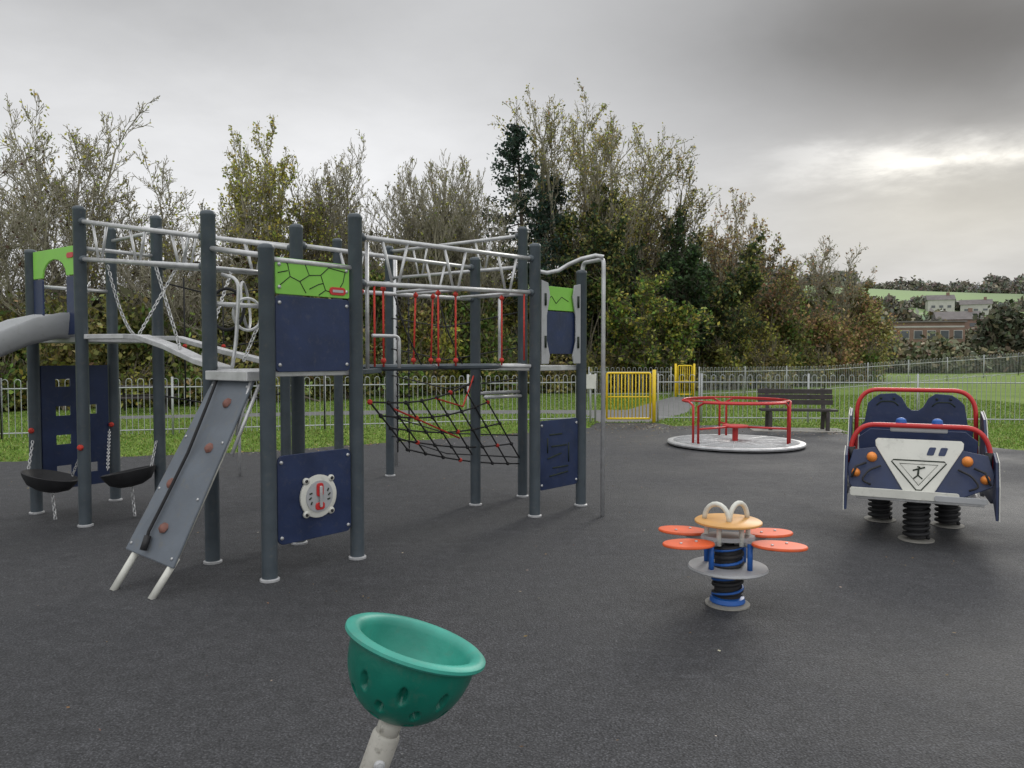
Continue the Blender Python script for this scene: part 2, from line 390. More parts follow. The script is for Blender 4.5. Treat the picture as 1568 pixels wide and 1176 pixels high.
def asphalt_material():
    m=bpy.data.materials.new('playground_asphalt'); m.use_nodes=True; nt=m.node_tree;N=nt.nodes;L=nt.links;b=N['Principled BSDF']
    b.inputs['Specular IOR Level'].default_value=.38
    tc=N.new('ShaderNodeTexCoord')
    def noise(s,d=6,r=.6,dist=0,sc=None):
        n=N.new('ShaderNodeTexNoise'); n.inputs['Scale'].default_value=s;n.inputs['Detail'].default_value=d;n.inputs['Roughness'].default_value=r;n.inputs['Distortion'].default_value=dist
        if sc:
            mp=N.new('ShaderNodeMapping');mp.inputs['Scale'].default_value=sc;mp.inputs['Rotation'].default_value=(0,0,.6);L.new(tc.outputs['Object'],mp.inputs[0]);L.new(mp.outputs[0],n.inputs['Vector'])
        else: L.new(tc.outputs['Object'],n.inputs['Vector'])
        return n
    def ramp(src,p0,c0,p1,c1):
        r=N.new('ShaderNodeValToRGB');e=r.color_ramp.elements;e[0].position=p0;e[0].color=(c0,c0,c0,1) if not isinstance(c0,tuple) else c0;e[1].position=p1;e[1].color=(c1,c1,c1,1) if not isinstance(c1,tuple) else c1
        L.new(src,r.inputs['Fac']);return r.outputs['Color']
    def mul(a,c):
        mx=N.new('ShaderNodeMix');mx.data_type='RGBA';mx.blend_type='MULTIPLY';mx.inputs[0].default_value=1;L.new(a,mx.inputs[6]);L.new(c,mx.inputs[7]);return mx.outputs[2]
    big=noise(.45,7,.62); mid=noise(9,6,.65); fine=noise(110,3,.7); sp=noise(42,3,.6); scuff=noise(1.3,8,.72,.8,(1,3.5,1))
    vor=N.new('ShaderNodeTexVoronoi');vor.inputs['Scale'].default_value=85;L.new(tc.outputs['Object'],vor.inputs['Vector'])
    c=ramp(big.outputs['Fac'],.3,(.050,.051,.055,1),.72,(.076,.077,.083,1))
    c=mul(c,ramp(mid.outputs['Fac'],.3,.78,.7,1.22)); c=mul(c,ramp(fine.outputs['Fac'],.36,.45,.64,1.6))
    c=mul(c,ramp(vor.outputs['Distance'],.1,1.25,.6,.55)); c=mul(c,ramp(scuff.outputs['Fac'],.55,1.0,.72,1.4))
    spk=ramp(sp.outputs['Fac'],.69,0.0,.74,1.0)
    mx=N.new('ShaderNodeMix');mx.data_type='RGBA';L.new(spk,mx.inputs[0]);L.new(c,mx.inputs[6]);mx.inputs[7].default_value=(.15,.15,.15,1)
    L.new(mx.outputs[2],b.inputs['Base Color'])
    L.new(ramp(big.outputs['Fac'],.35,.58,.65,.82),b.inputs['Roughness'])
    bp=N.new('ShaderNodeBump');bp.inputs['Strength'].default_value=1;bp.inputs['Distance'].default_value=.005
    ad=N.new('ShaderNodeMath');ad.operation='SUBTRACT';L.new(fine.outputs['Fac'],ad.inputs[0]);L.new(vor.outputs['Distance'],ad.inputs[1])
    L.new(ad.outputs[0],bp.inputs['Height']);L.new(bp.outputs[0],b.inputs['Normal'])
    return m
M_grass=ground_material();M_asph=asphalt_material()
mesh_obj('ground',[(-900,-60,0),(900,-60,0),(900,1200,0),(-900,1200,0)],[(0,1,2,3)],M_grass)
edge=[(-16,-8),(-16,9.2),(-7.7,11.4),(-4.2,12.6),(-.3,15.3),(1.7,16.8),(2.05,18.1),(3.45,18.1),(3.7,17.2),(5.2,17.5),(5.9,17.3),(6.9,15.5),(8.5,13.0),(11,9.8),(15,6.5),(16,-8)]
poly=[]
rd=random.Random(9)
for i,(a,b) in enumerate(zip(edge,edge[1:]+edge[:1])):
    L_=math.dist(a,b);n=max(1,int(L_/.25)) if 0<i<14 else 1
    for k in range(n):
        t=k/n;j=.035 if n>1 else 0;poly.append((a[0]+(b[0]-a[0])*t+rd.gauss(0,j),a[1]+(b[1]-a[1])*t+rd.gauss(0,j)))
mesh_obj('playground_surface',[(p[0],p[1],.006) for p in poly],[tuple(range(len(poly)))],M_asph)
M_path=mat('path_asphalt',(.15,.15,.15),.85,0,.15,3,.3,60)
pathp=[(2.1,18.25),(3.4,18.25),(5,21.5),(7.2,29.5),(6.2,29.5),(3.4,22.4),(-4,22.2),(-12,19.6),(-12,18.6),(-3,20.8),(2,20.9)]
mesh_obj('path',[(x,y,.005) for x,y in pathp],[tuple(range(11))],M_path)

def inside(px,py,poly):
    r=np.zeros(len(px),bool);n=len(poly)
    for i in range(n):
        x1,y1=poly[i];x2,y2=poly[i-1]
        c=((y1>py)!=(y2>py))&(px<(x2-x1)*(py-y1)/((y2-y1)+1e-12)+x1);r^=c
    return r
rng=np.random.default_rng(2)
n=240000;gx=rng.uniform(-14,17,n);gy=9+rng.random(n)**1.4*22
k=~inside(gx,gy,edge)&~inside(gx,gy,pathp)&(gy>8.6)&(np.abs(gx)<gy*.72+1);gx=gx[k];gy=gy[k];n=len(gx)
clump=np.sin(gx*3.1+np.sin(gy*2.3)*2)*np.sin(gy*3.7+gx)*.25+.8
h=rng.uniform(.02,.065,n)*clump;a=rng.uniform(0,6.28,n);w=.008+.0004*gy
B=np.stack([gx,gy,np.zeros(n)],1);dx=np.stack([np.cos(a)*w,np.sin(a)*w,np.zeros(n)],1);tip=np.stack([rng.normal(0,.02,n),rng.normal(0,.02,n),h],1)
V=np.stack([B-dx,B+dx,B+tip],1).reshape(-1,3)
C=pal(rng,n,[(.16,.27,.045),(.20,.31,.055),(.28,.33,.10),(.13,.21,.04)],.24)
np_mesh('grass',V,np.arange(n*3).reshape(n,3),3,M_blade,None,np.repeat(C,3,axis=0))
n=700;lx=rng.uniform(-7,8,n);ly=rng.uniform(1.5,15,n)
gx2=np.concatenate([rng.normal(3.3,.7,600),rng.normal(6.6,.7,360),rng.uniform(-7,1.5,700),rng.uniform(-9,12,900)]);gy2=np.concatenate([rng.normal(16.9,.5,600),rng.normal(15.7,.5,360),np.zeros(700),rng.uniform(13,20,900)])
gy2[960:1660]=np.interp(gx2[960:1660],[-7.7,-4.2,-.3,1.8],[11.4,12.6,15.3,16.8])+rng.normal(-.1,.25,700)
lx=np.concatenate([lx,gx2]);ly=np.concatenate([ly,gy2]);m_=len(lx)
zz_=np.full(m_,.018);zz_[-900:]=.05
P=np.stack([lx,ly,zz_],1);S=rng.uniform(.004,.016,m_);S[n:]*=2.0
leaves_mesh('fallen_leaves',P,S,pal(rng,m_,[(.22,.13,.06),(.30,.20,.08),(.16,.09,.05),(.35,.32,.25)],.3),M_dead,None,rng,flat=.25)

# ------------------------------------------------------------------ fences
def fence(name,pts,H=1.15,sp=.105,mt=None,post=2.6):
    mt=mt or M_fence;lines=[];posts=[]
    for a,b in zip(pts,pts[1:]):
        za=a[2] if len(a)>2 else 0; zb=b[2] if len(b)>2 else 0
        a=Vector((a[0],a[1],za));b=Vector((b[0],b[1],zb));L_=(b-a).length;d=(b-a)/L_
        n=int(L_/sp)//2*2;s=L_/n
        for z in (.12,H-.18): lines.append(([a+Vector((0,0,z)),b+Vector((0,0,z))],.014))
        for i in range(0,n,2):
            p=a+d*s*(i+.1);q=a+d*s*(i+1.1)
            ht=H-s*.5
            arc=[p.lerp(q,.5)+d*(-s/2*math.cos(t))+Vector((0,0,ht+s*.5*math.sin(t))) for t in [math.pi*k/5 for k in range(6)]]
            lines.append(([p+Vector((0,0,.04))]+arc+[q+Vector((0,0,.04))],.0075))
        m=max(1,round(L_/post))
        for i in range(m+1):
            p=a+d*L_*i/m;posts.append(([p,p+Vector((0,0,H+.03))],.024))
    e=empty(name)
    tubes('hooped_bars',lines,mt,e,sides=4,cap=False);tubes('posts',posts,mt,e,sides=6)
    return e
fence('metal_fence',[(-14.5,12.9),(-9.7,14.4),(-4,16.2),(2.0,18.2)])
fence('metal_fence',[(4.55,18.2),(12,17.6),(19,17.0)])
fence('metal_fence',[(3.5,18.2),(4.5,18.22)],post=1)
fence('metal_fence',[(3.0,29.6),(6.2,29.6)])
fence('metal_fence',[(7.3,29.6),(14,34),(26,39,.6),(34,42,1.2)])
def gate(name,x0,y0,x1,y1,H=1.18):
    e=empty(name);a=Vector((x0,y0,0));b=Vector((x1,y1,0));d=(b-a).normalized();L_=(b-a).length;Z=lambda z:Vector((0,0,z))
    tubes('gate_posts',[([p,p+Z(H+.05)],.045) for p in (a,b)],M_yellow,e,8)
    tubes('gate_leaf',[(rounded([a+d*.09+Z(.1),a+d*.09+Z(H-.03),b-d*.09+Z(H-.03),b-d*.09+Z(.1)],.05),.025),([a+d*.09+Z(.1),b-d*.09+Z(.1)],.025),([a+d*.09+Z(.62),b-d*.09+Z(.62)],.015)],M_yellow,e,8)
    n=int((L_-.2)/.085)
    tubes('gate_bars',[([a+d*(.1+(L_-.2)*i/n)+Z(.1),a+d*(.1+(L_-.2)*i/n)+Z(H-.04)],.013) for i in range(1,n)],M_yellow,e,5)
gate('yellow_gate',2.18,18.15,3.4,18.15,1.22)
gate('yellow_gate',6.38,29.6,7.1,29.6,1.25)
s_=empty('notice_sign');box('sign_plate',(1.86,18.0,.99),(.26,.01,.34),M_white,s_);tubes('sign_post',[([(1.86,18.03,0),(1.86,18.03,1.2)],.02)],M_fence,s_,6)

# ------------------------------------------------------------------ climbing frame
cf=empty('climbing_frame')
P={1:(-4,7.07,2.98),2:(-1.72,5.34,2.38),3:(-2.31,5.81,2.70),4:(-1.22,5.94,2.70),5:(-4.82,7.65,2.66),6:(-4.38,8.34,3.0),7:(-3.57,7.67,3.0),8:(-1.81,6.41,2.70),
 16:(-2.45,8.2,2.6),9:(-2.09,9.14,3.0),10:(-1.62,10.05,3.04),11:(-.39,8.08,2.64),12:(.12,8.57,3.04),13:(.226,7.5,2.70),14:(.734,8.05,2.5)}
def at(i,z): return Vector((P[i][0],P[i][1],z))
for i,(x,y,h) in P.items():
    r=.055
    lathe('post',[(r,0),(r,h-.04),(r*1.06,h-.035),(r*1.06,h-.02),(r*.93,h-.006),(r*.5,h+.004),(0.0005,h+.006)],M_post,cf,24,T(x,y,0))
    lathe('post_foot',[(r+.014,0.006),(r+.014,.020),(r+.003,.026)],M_steel,cf,24,T(x,y,0))
def truss(i,j,ti,tj,bi,bj,nz=3,off=.06,w0=.05,rad=.02):
    A=at(i,0);B=at(j,0);d=(B-A).normalized();A=A+d*off;B=B-d*off
    A1=A+Vector((0,0,ti));B1=B+Vector((0,0,tj));A0=A+Vector((0,0,bi));B0=B+Vector((0,0,bj))
    L=[([A1,B1],rad),([A0,B0],rad)]
    Ln=(B-A).length
    for k in range(nz):
        c=(k+.5)/nz
        for s in (-1,1):
            L.append(([A1.lerp(B1,c+s*.13/Ln),A0.lerp(B0,c+s*.03/Ln)],.012))
    tubes('overhead_rails',L,M_steel,cf,10)
    fl=[]
    for p in (A1,B1,A0,B0): fl.append(([p-d*.022,p+d*.022],.034))
    tubes('rail_flanges',fl,M_post,cf,12)
    return A0,B0,A1,B1
def rungs(X,Y,n):
    tubes('overhead_rungs',[([X[0].lerp(X[1],(k+.5)/n),Y[0].lerp(Y[1],(k+.5)/n)],.015) for k in range(n)],M_steel,cf,8)
t13=truss(1,3,2.835,2.51,2.49,2.285,3); t78=truss(7,8,2.85,2.51,2.5,2.29,2); rungs(t13,t78,5)
t413=truss(4,13,2.53,2.55,2.17,2.22,3); t811=truss(8,11,2.53,2.53,2.17,2.2,2)
t79=truss(7,9,2.85,2.86,2.5,2.52,1); t1012=truss(10,12,2.97,2.95,2.62,2.6,2); t910=truss(9,10,2.86,2.9,2.5,2.55,0)
tubes('short_rails',[([at(6,2.85),at(7,2.85)],.018),([at(1,2.6),at(7,2.6)],.018),([at(3,2.42),at(2,2.30)],.02),([at(3,2.0),at(8,2.0)],.018),([at(2,2.28),at(4,2.28)],.02),([at(11,2.3),at(12,2.3)],.018),([at(13,2.22),at(11,2.22)],.018),([at(5,2.3),at(6,2.3)],.018),
  ([at(4,2.17),at(8,2.17)],.018),([at(16,2.5),at(9,2.5)],.018),([at(16,2.4),at(8,2.4)],.018),([at(11,1.2),at(12,1.2)],.018),([at(13,1.5)+Vector((-.5,.2,-.32)),at(12,1.15)],.018)],M_steel,cf,10)
pp=Vector((.90,7.5,0))
tubes('sliding_pole',[(rounded([pp,pp+Vector((0,0,2.55)),at(14,2.62)+Vector((.02,0,-.04)),at(14,2.44)],.06),.021),
   ([at(13,2.44),at(13,2.42)+Vector((.12,.05,0)),at(13,2.45)+Vector((.24,.1,0)),at(13,2.51)+Vector((.34,.09,0)),at(13,2.56)+Vector((.46,.06,0)),pp+Vector((-.08,0,2.585)),pp+Vector((0,0,2.57))],.020)],M_steel,cf,10)
def frame(i,j):
    A=at(i,0);B=at(j,0);d=(B-A).normalized();return A,B,d,(B-A).length
def panel(i,j,z0,z1,m,name,th=.018,g=.065,r=.03,off=0):
    A,B,d,L_=frame(i,j);n=d.cross(Vector((0,0,1)))
    prism(name,A+d*g+n*off+Vector((0,0,z0)),d,(0,0,1),rpoly(L_-2*g,z1-z0,r),th,m,cf)
    bolts=[]
    for s in (g+.03,L_-g-.03):
        for z in (z0+.05,z1-.05):
            p=A+d*s+n*off+Vector((0,0,z));bolts.append(([p-n*(th/2+.008),p+n*(th/2+.008)],.013))
    tubes('panel_bolts',bolts,M_steel,cf,8)
    return A+d*g+n*off,d,n,L_-2*g
o,d,n,W=panel(2,4,1.485,2.03,M_navy,'upper_panel')
o,d,n,W=panel(2,4,2.04,2.30,M_green,'lime_header_panel',r=.015)
def onp(s,z,e=.012): return o+d*s+n*e+Vector((0,0,z))
Lp=[[(.02,.05),(.12,.13),(.10,.22),(.04,.25)],[(.12,.13),(.2,.10),(.25,.02)],[(.2,.10),(.28,.15),(.24,.24)],[(.28,.15),(.38,.16),(.42,.05),(.52,.03)],[(.38,.16),(.45,.22),(.6,.2)],[(.45,.22),(.44,.25)],[(.42,.05),(.36,.01)],[(.02,.15),(.10,.17)],[(.52,.03),(.58,.12),(.6,.2)],[(.28,.05),(.36,.09),(.40,.1)]]
k=W/.64
tubes('engraved_lines',[([onp(s*k,2.04+z,.0095) for s,z in l],.0038) for l in Lp],M_line,cf,6)
prism('maker_label',onp(W-.19,2.06,.013),d,(0,0,1),rpoly(.15,.06,.028),.008,M_red,cf,.002)
prism('label_text_bar',onp(W-.165,2.08,.019),d,(0,0,1),rpoly(.10,.02,.006),.003,M_grey,cf,0)
o,d,n,W=panel(2,4,.24,.885,M_navy,'lower_panel',r=.05)
c=onp(W*.52,.555,.02)
def rad_(a,r_): return (d*math.cos(a)+Vector((0,0,math.sin(a))))*r_
lathe('dial_plate',[(.0005,-.006),(.160,-.006),(.160,.008),(.145,.012),(.0005,.012)],M_white,cf,40,align(c,n))
lathe('dial_face',[(.0005,0),(.118,0),(.118,.006),(.0005,.006)],M_grey,cf,40,align(c+n*.013,n))
tubes('dial_ears',[([c+rad_(a,.165)-n*.004,c+rad_(a,.165)+n*.0135],.026) for a in (R(48),R(132),R(228),R(312))],M_white,cf,14)
tubes('dial_ear_bolts',[([c+rad_(a,.168),c+rad_(a,.168)+n*.02],.012) for a in (R(48),R(132),R(228),R(312))],M_black,cf,10)
prism('dial_pointer',c+n*.022-d*.03,d,(0,0,1),rpoly(.06,.100,.02),.012,M_red,cf)
prism('dial_pointer_low',c+n*.022-d*.04-Vector((0,0,.10)),d,(0,0,1),rpoly(.08,.055,.02),.012,M_red,cf)
prism('dial_handle',c+n*.036-d*.012-Vector((0,0,.08)),d,(0,0,1),rpoly(.024,.16,.01),.012,M_steel,cf)
tubes('dial_marks',[([c+n*.02+rad_(a,.075),c+n*.02+rad_(a+.15,.095)],.006) for a in (R(0),R(25),R(155),R(180),R(205),R(-25))],M_line,cf,6)
o,d,n,W=panel(13,14,.25,.95,M_navy,'maze_panel',r=.04)
tubes('maze_slots',[([onp(s,z,.009),onp(s+w,z+dz,.009)],.008) for s,z,w,dz in [(.15,.8,.2,0),(.18,.68,.25,0),(.12,.56,.22,.04),(.2,.46,.25,0),(.12,.62,0,.15),(.46,.5,0,.2),(.15,.38,.3,.02)]],M_line,cf,6)
o,d,n,W=panel(13,14,2.06,2.30,M_green,'lime_header_panel',r=.015)
tubes('engraved_lines',[([onp(s,2.1+z,.0095) for s,z in l],.004) for l in [[(.08,.05),(.18,.1),(.25,.03)],[(.25,.03),(.34,.1),(.45,.06)],[(.5,.12),(.55,.04)]]],M_line,cf,6)
o,d,n,W=panel(13,14,1.62,2.05,M_navy,'window_panel')
for sgn,ii in ((1,13),(-1,14)):
    A=at(ii,0);dd=d*sgn
    pl=[(.06,1.52),(.17,1.52),(.19,1.60),(.14,1.75),(.14,2.0),(.19,2.2),(.16,2.33),(.06,2.35)]
    prism('grey_cheek',A+n*.03,dd,(0,0,1),pl,.016,M_grey,cf)
    tubes('cheek_slot',[([A+n*.045+dd*.11+Vector((0,0,z)),A+n*.045+dd*.11+Vector((0,0,z+.12))],.012) for z in (1.68,2.1)],M_line,cf,6)
def deck(ids,z,name='platform_deck'):
    pts=[at(i,z) for i in ids];c=sum(pts,Vector())/len(pts)
    V=[c+(p-c)*.93 for p in pts];V=V+[v-Vector((0,0,.05)) for v in V];k=len(pts)
    bevel(mesh_obj(name,V,[tuple(range(k)),tuple(range(k,2*k))[::-1]]+[(i,(i+1)%k,k+(i+1)%k,k+i) for i in range(k)],M_steel,cf),.006)
deck([13,14,12,11],1.5);deck([3,2,4,8],1.5);deck([1,5,6,7],1.78)
A,B,d,L_=frame(5,1);n=d.cross(Vector((0,0,1)))
w=L_-.13
pl=[(0,0),(0,.27),(w,.27),(w,0),(w*.78,0)]+[(w*.5+w*.28*math.cos(a),.0+.17*math.sin(a)) for a in [math.pi*k/8 for k in range(1,8)]]+[(w*.22,0)]
prism('lime_arch_panel',A+d*.065+Vector((0,0,2.36)),d,(0,0,1),pl,.018,M_green,cf)
prism('arch_side_panel',A+d*.065+Vector((0,0,1.8)),d,(0,0,1),rpoly(w*.22,.55,.02),.018,M_navy,cf)
prism('arch_side_panel',A+d*(.065+w*.78)+Vector((0,0,1.8)),d,(0,0,1),rpoly(w*.22,.55,.02),.018,M_navy,cf)
prism('maker_label',A+d*(w-.1)+n*.014+Vector((0,0,2.52)),d,(0,0,1),rpoly(.13,.05,.022),.006,M_red,cf,.002)
A,B,d,L_=frame(5,6);n=d.cross(Vector((0,0,1)));w=L_-.13;z0,z1=.22,1.5
xs=[0,w*.2,w*.42,w*.60,w*.82,w];zs=[z0,.36,.46,.68,.78,.98,1.08,1.28,1.36,z1]
V=[];F=[];nx=len(xs);nz=len(zs);holes={(1,1),(3,1),(1,3),(3,5),(1,5),(1,7)}
for s in (-.009,.009):
    for z in zs:
        for x_ in xs: V.append(A+d*(.065+x_)+n*s+Vector((0,0,z)))
for i in range(nx-1):
    for j in range(nz-1):
        if (i,j) in holes:
            q=[j*nx+i,j*nx+i+1,(j+1)*nx+i+1,(j+1)*nx+i];N_=nx*nz
            for a_,b_ in zip(q,q[1:]+q[:1]): F.append((a_,b_,b_+N_,a_+N_))
        else:
            q=[j*nx+i,j*nx+i+1,(j+1)*nx+i+1,(j+1)*nx+i];F.append(tuple(q));F.append(tuple(v+nx*nz for v in q)[::-1])
mesh_obj('climbing_hole_panel',V,F,M_navy,cf)
# slide at left
path=[(-4.33,7.45,1.80),(-4.45,7.28,1.79),(-4.58,7.09,1.73),(-4.72,6.9,1.62),(-4.95,6.6,1.42),(-5.3,6.1,1.12),(-5.7,5.52,.84),(-6.1,4.95,.60),(-6.5,4.4,.45),(-6.8,4.0,.42)]
prof=[(-.29,.19),(-.28,.215),(-.255,.20),(-.225,.05),(-.17,.01),(0,-.005),(.17,.01),(.225,.05),(.255,.20),(.28,.215),(.29,.19),(.255,.02),(.19,-.03),(-.19,-.03),(-.255,.02)]
side=Vector((.82,-.58,0));V=[];F=[];m=len(prof)
for p in path:
    for s,z in prof: V.append(Vector(p)+side*s+Vector((0,0,z)))
for i in range(len(path)-1):
    for k in range(m): F.append((i*m+k,i*m+(k+1)%m,(i+1)*m+(k+1)%m,(i+1)*m+k))
F+= [tuple(range(m))[::-1],tuple((len(path)-1)*m+k for k in range(m))]
o_=mesh_obj('slide_chute',V,F,M_grey,cf,True);mm=o_.modifiers.new('es','EDGE_SPLIT');mm.split_angle=R(50)
tubes('slide_legs',[([(-6.1,5.0,.6),(-6.1,5.0,0)],.03),([(-6.5,4.4,.42),(-6.5,4.4,0)],.03)],M_steel,cf,10)
def beam(name,pts,w=.10,h=.045,m=None):
    V=[];F=[]
    pts=[Vector(p) for p in pts]
    for i,p in enumerate(pts):
        t=(pts[min(i+1,len(pts)-1)]-pts[max(i-1,0)]).normalized();s=t.cross(Vector((0,0,1))).normalized()
        for a,b in ((-w/2,0),(w/2,0),(w/2,-h),(-w/2,-h)): V.append(p+s*a+Vector((0,0,b)))
    for i in range(len(pts)-1):
        for k in range(4): F.append((i*4+k,i*4+(k+1)%4,i*4+4+(k+1)%4,i*4+4+k))
    F+=[(3,2,1,0),tuple(len(pts)*4-4+k for k in range(4))]
    bevel(mesh_obj(name,V,F,m or M_steel,cf),.006)
beam('balance_beam',[(-3.95,7.1,1.80),(-3.5,6.95,1.80),(-3.3,6.8,1.79),(-2.9,6.45,1.70),(-2.5,6.1,1.58),(-2.2,5.85,1.52)],.13)
beam('balance_beam',[(-3.55,7.6,1.80),(-3.2,7.3,1.79),(-2.6,6.9,1.66),(-1.95,6.45,1.54)],.09)
L=[]
for a,b,s in [((-3.62,6.83,2.42),(-3.46,6.95,1.8),.1),((-3.3,7.5,2.46),(-3.42,6.98,1.8),0),((-2.95,6.3,2.37),(-2.75,6.3,1.66),.0),((-2.55,6.96,2.4),(-2.5,6.15,1.6),0),((-2.0,6.55,2.3),(-2.12,6.0,1.56),0)]:
    L+=chain_lines(a,b,s,.05,.005)
tubes('suspension_chains',L,M_steel,cf,5,closed=True)
def ring(c,r,ax,sy=1.3):
    Mx=align(c,ax);return [Mx@Vector((r*math.cos(t),r*sy*math.sin(t),0)) for t in [2*math.pi*k/24 for k in range(24)]]
tubes('steel_hoops',[(ring((-2.10,6.05,1.93),.11,(.5,-.8,0),1.15),.012),(ring((-2.22,6.35,2.02),.13,(.95,.1,.1),1.5),.011)],M_steel,cf,8,closed=True)
tubes('rubber_hoop',[(ring((-2.32,6.2,1.98),.13,(.2,-1,.1),1.3),.013)],M_blackrope,cf,8,closed=True)
tubes('hand_rail_bent',[(rounded([at(3,2.22)+Vector((.1,0,0)),at(3,2.18)+Vector((.25,-.05,0)),at(3,1.7)+Vector((.22,-.05,0)),at(3,1.52)+Vector((.2,-.08,0))],.1),.014),
  ([(-1.15,6.05,1.5),(-1.15,6.05,2.5)],.016),(rounded([(-1.1,5.99,1.76),(-.92,6.2,1.76),(-.92,6.2,1.5)],.05),.014)],M_steel,cf,8)
tl,tr=Vector((-2.25,5.74,1.44)),Vector((-1.84,5.42,1.44));bl,brr=Vector((-2.71,5.27,.25)),Vector((-2.255,4.99,.19))
ux=(tr-tl).normalized();uy=((tl-bl)+(tr-brr)).normalized();nn=ux.cross(uy).normalized()
V=[bl,brr,tr,tl];V2=[v-nn*.02 for v in V]
ob=mesh_obj('climbing_board',V+V2,[(0,1,2,3),(7,6,5,4),(0,4,5,1),(1,5,6,2),(2,6,7,3),(3,7,4,0)],M_board,cf);bevel(ob,.008)
if nn.y>0: nn=-nn
def bd(s,t): return bl.lerp(brr,s).lerp(tl.lerp(tr,s),t)
for i,(s,t) in enumerate([(.66,.85),(.72,.60),(.28,.38),(.55,.16)]):
    c=bd(s,t)
    lathe('climbing_hold',[(.036,0),(.042,.008),(.034,.024),(.016,.034),(.0005,.036)],M_rock,cf,7,align(c+nn*.001,nn+Vector((.2*(i%2),0,.2))))
tubes('climbing_rope',[([bd(.2,.99)+nn*.03,bd(.35,.8)+nn*.05,bd(.42,.55)+nn*.045,bd(.40,.3)+nn*.04,bd(.36,.12)+nn*.03,bd(.42,.06)+nn*.03],.011)],M_blackrope,cf,8)
tubes('rope_knot',[([bd(.40,.10)+nn*.035,bd(.44,.03)+nn*.035],.024)],M_black,cf,10)
tubes('board_bolts',[([bd(s,t)+nn*.0,bd(s,t)+nn*.008],.010) for s in (.07,.93) for t in (.04,.34,.64,.95)],M_steel,cf,8)
tubes('board_side_rails',[([bd(1.02,.98)-nn*.05,bd(1.04,.6)-nn*.06],.014),([bd(.97,.99)+Vector((0,0,.03)),bd(.97,.7)-nn*.06],.012)],M_steel,cf,8)
tubes('board_legs',[([bd(.14,.05)-nn*.04,Vector((-2.72,5.12,0))],.024),([bd(.90,.05)-nn*.04,Vector((-2.37,4.93,0))],.024),([bd(.14,.05)-nn*.04,bd(.14,.9)-nn*.04],.02),([bd(.9,.05)-nn*.04,bd(.9,.9)-nn*.04],.02)],M_white,cf,10)
beam('board_top_step',[tuple(tl.lerp(tr,-.02)+Vector((0,0,.05))),tuple(tl.lerp(tr,1.03)+Vector((0,0,.05)))],.14,.07)
for c,rot in (((-4.50,7.35,.40),.2),((-3.80,7.5,.42),-.2)):
    prof=[(.0005,-.12),(.11,-.11),(.20,-.07),(.25,0.0),(.265,.04),(.25,.045),(.19,-.03),(.10,-.07),(.0005,-.08)]
    lathe('rubber_step',prof,M_black,cf,28,T(*c)@Matrix.Rotation(rot,4,'Y'),1,.75)
    tubes('step_chain',chain_lines((c[0]+.02,c[1],c[2]-.08),(c[0]+.05,c[1],.0),0,.05,.006),M_steel,cf,5,closed=True)
L=[];L+=chain_lines((-4.74,7.4,.46),(-4.80,7.58,.75));L+=chain_lines((-4.26,7.32,.44),(-4.05,7.14,.72));L+=chain_lines((-4.04,7.55,.46),(-4.36,8.2,.8));L+=chain_lines((-3.58,7.48,.46),(-3.58,7.62,.75))
tubes('step_side_chains',L,M_steel,cf,5,closed=True)
for i,z in ((5,.85),(6,.85),(1,.75)): ball('red_joint',tuple(at(i,z)+Vector((0,-.06,0))),.028,M_redrope,cf)
# rubber bridge discs + straight red ropes from cross rungs
dirv=(at(13,0)-at(4,0)).normalized();sdv=dirv.cross(Vector((0,0,1)));Ld=(at(13,0)-at(4,0)).length
mid=[at(4,1.50).lerp(at(13,1.50),t)-sdv*.26 for t in (.30,.68)]
for c in mid:
    q=math.atan2(dirv.y,dirv.x)
    lathe('bridge_disc',[(.0005,-.025),(.9,-.025),(.98,-.01),(1,.01),(.97,.025),(.90,.02),(.0005,.012)],M_post,cf,36,T(*c)@Matrix.Rotation(q,4,'Z')@Matrix.Diagonal((.40,.24,1,1)))
beam('bridge_edge',[tuple(at(4,1.49)+dirv*.06-sdv*.08),tuple(mid[0]-dirv*.3+sdv*.12)],.05,.04,M_post)
tubes('bridge_tubes',[([mid[1]+dirv*.3,at(13,1.50)-dirv*.06],.02),([mid[1]+dirv*.35-sdv*.1,at(12,1.5)],.02),([mid[0]-dirv*.38,at(8,1.52)],.02)],M_steel,cf,8)
red=[];blk=[];balls_r=[];balls_b=[];crs=[]
for c in mid:
    for s in (-.30,.30):
        g=c+dirv*s
        crs.append(([Vector((g.x,g.y,2.19))+sdv*.26,Vector((g.x,g.y,2.19))-sdv*.40],.014))
        for k_,lean in ((.17,.0),(-.17,.03)):
            e_=g+sdv*k_+Vector((0,0,.01));top=Vector((e_.x,e_.y,2.18))+dirv*lean
            if s>0 and k_<0 and c is mid[1]: continue
            red.append(([top,e_],.0085));balls_r.append(top+Vector((0,0,-.03)));balls_r.append(e_+Vector((0,0,.05)))
tubes('cross_rungs',crs,M_steel,cf,8)
for t in (.06,.95):
    a=t413[0].lerp(t413[1],t);red.append(([a,a+Vector((0,0,-.66))],.0085))
for s in (-.05,.45):
    a=mid[0]+dirv*s+Vector((0,0,.62));blk.append(([a,a+dirv*.12+Vector((0,0,-.3)),a+dirv*.3+Vector((0,0,-.6))],.0065))
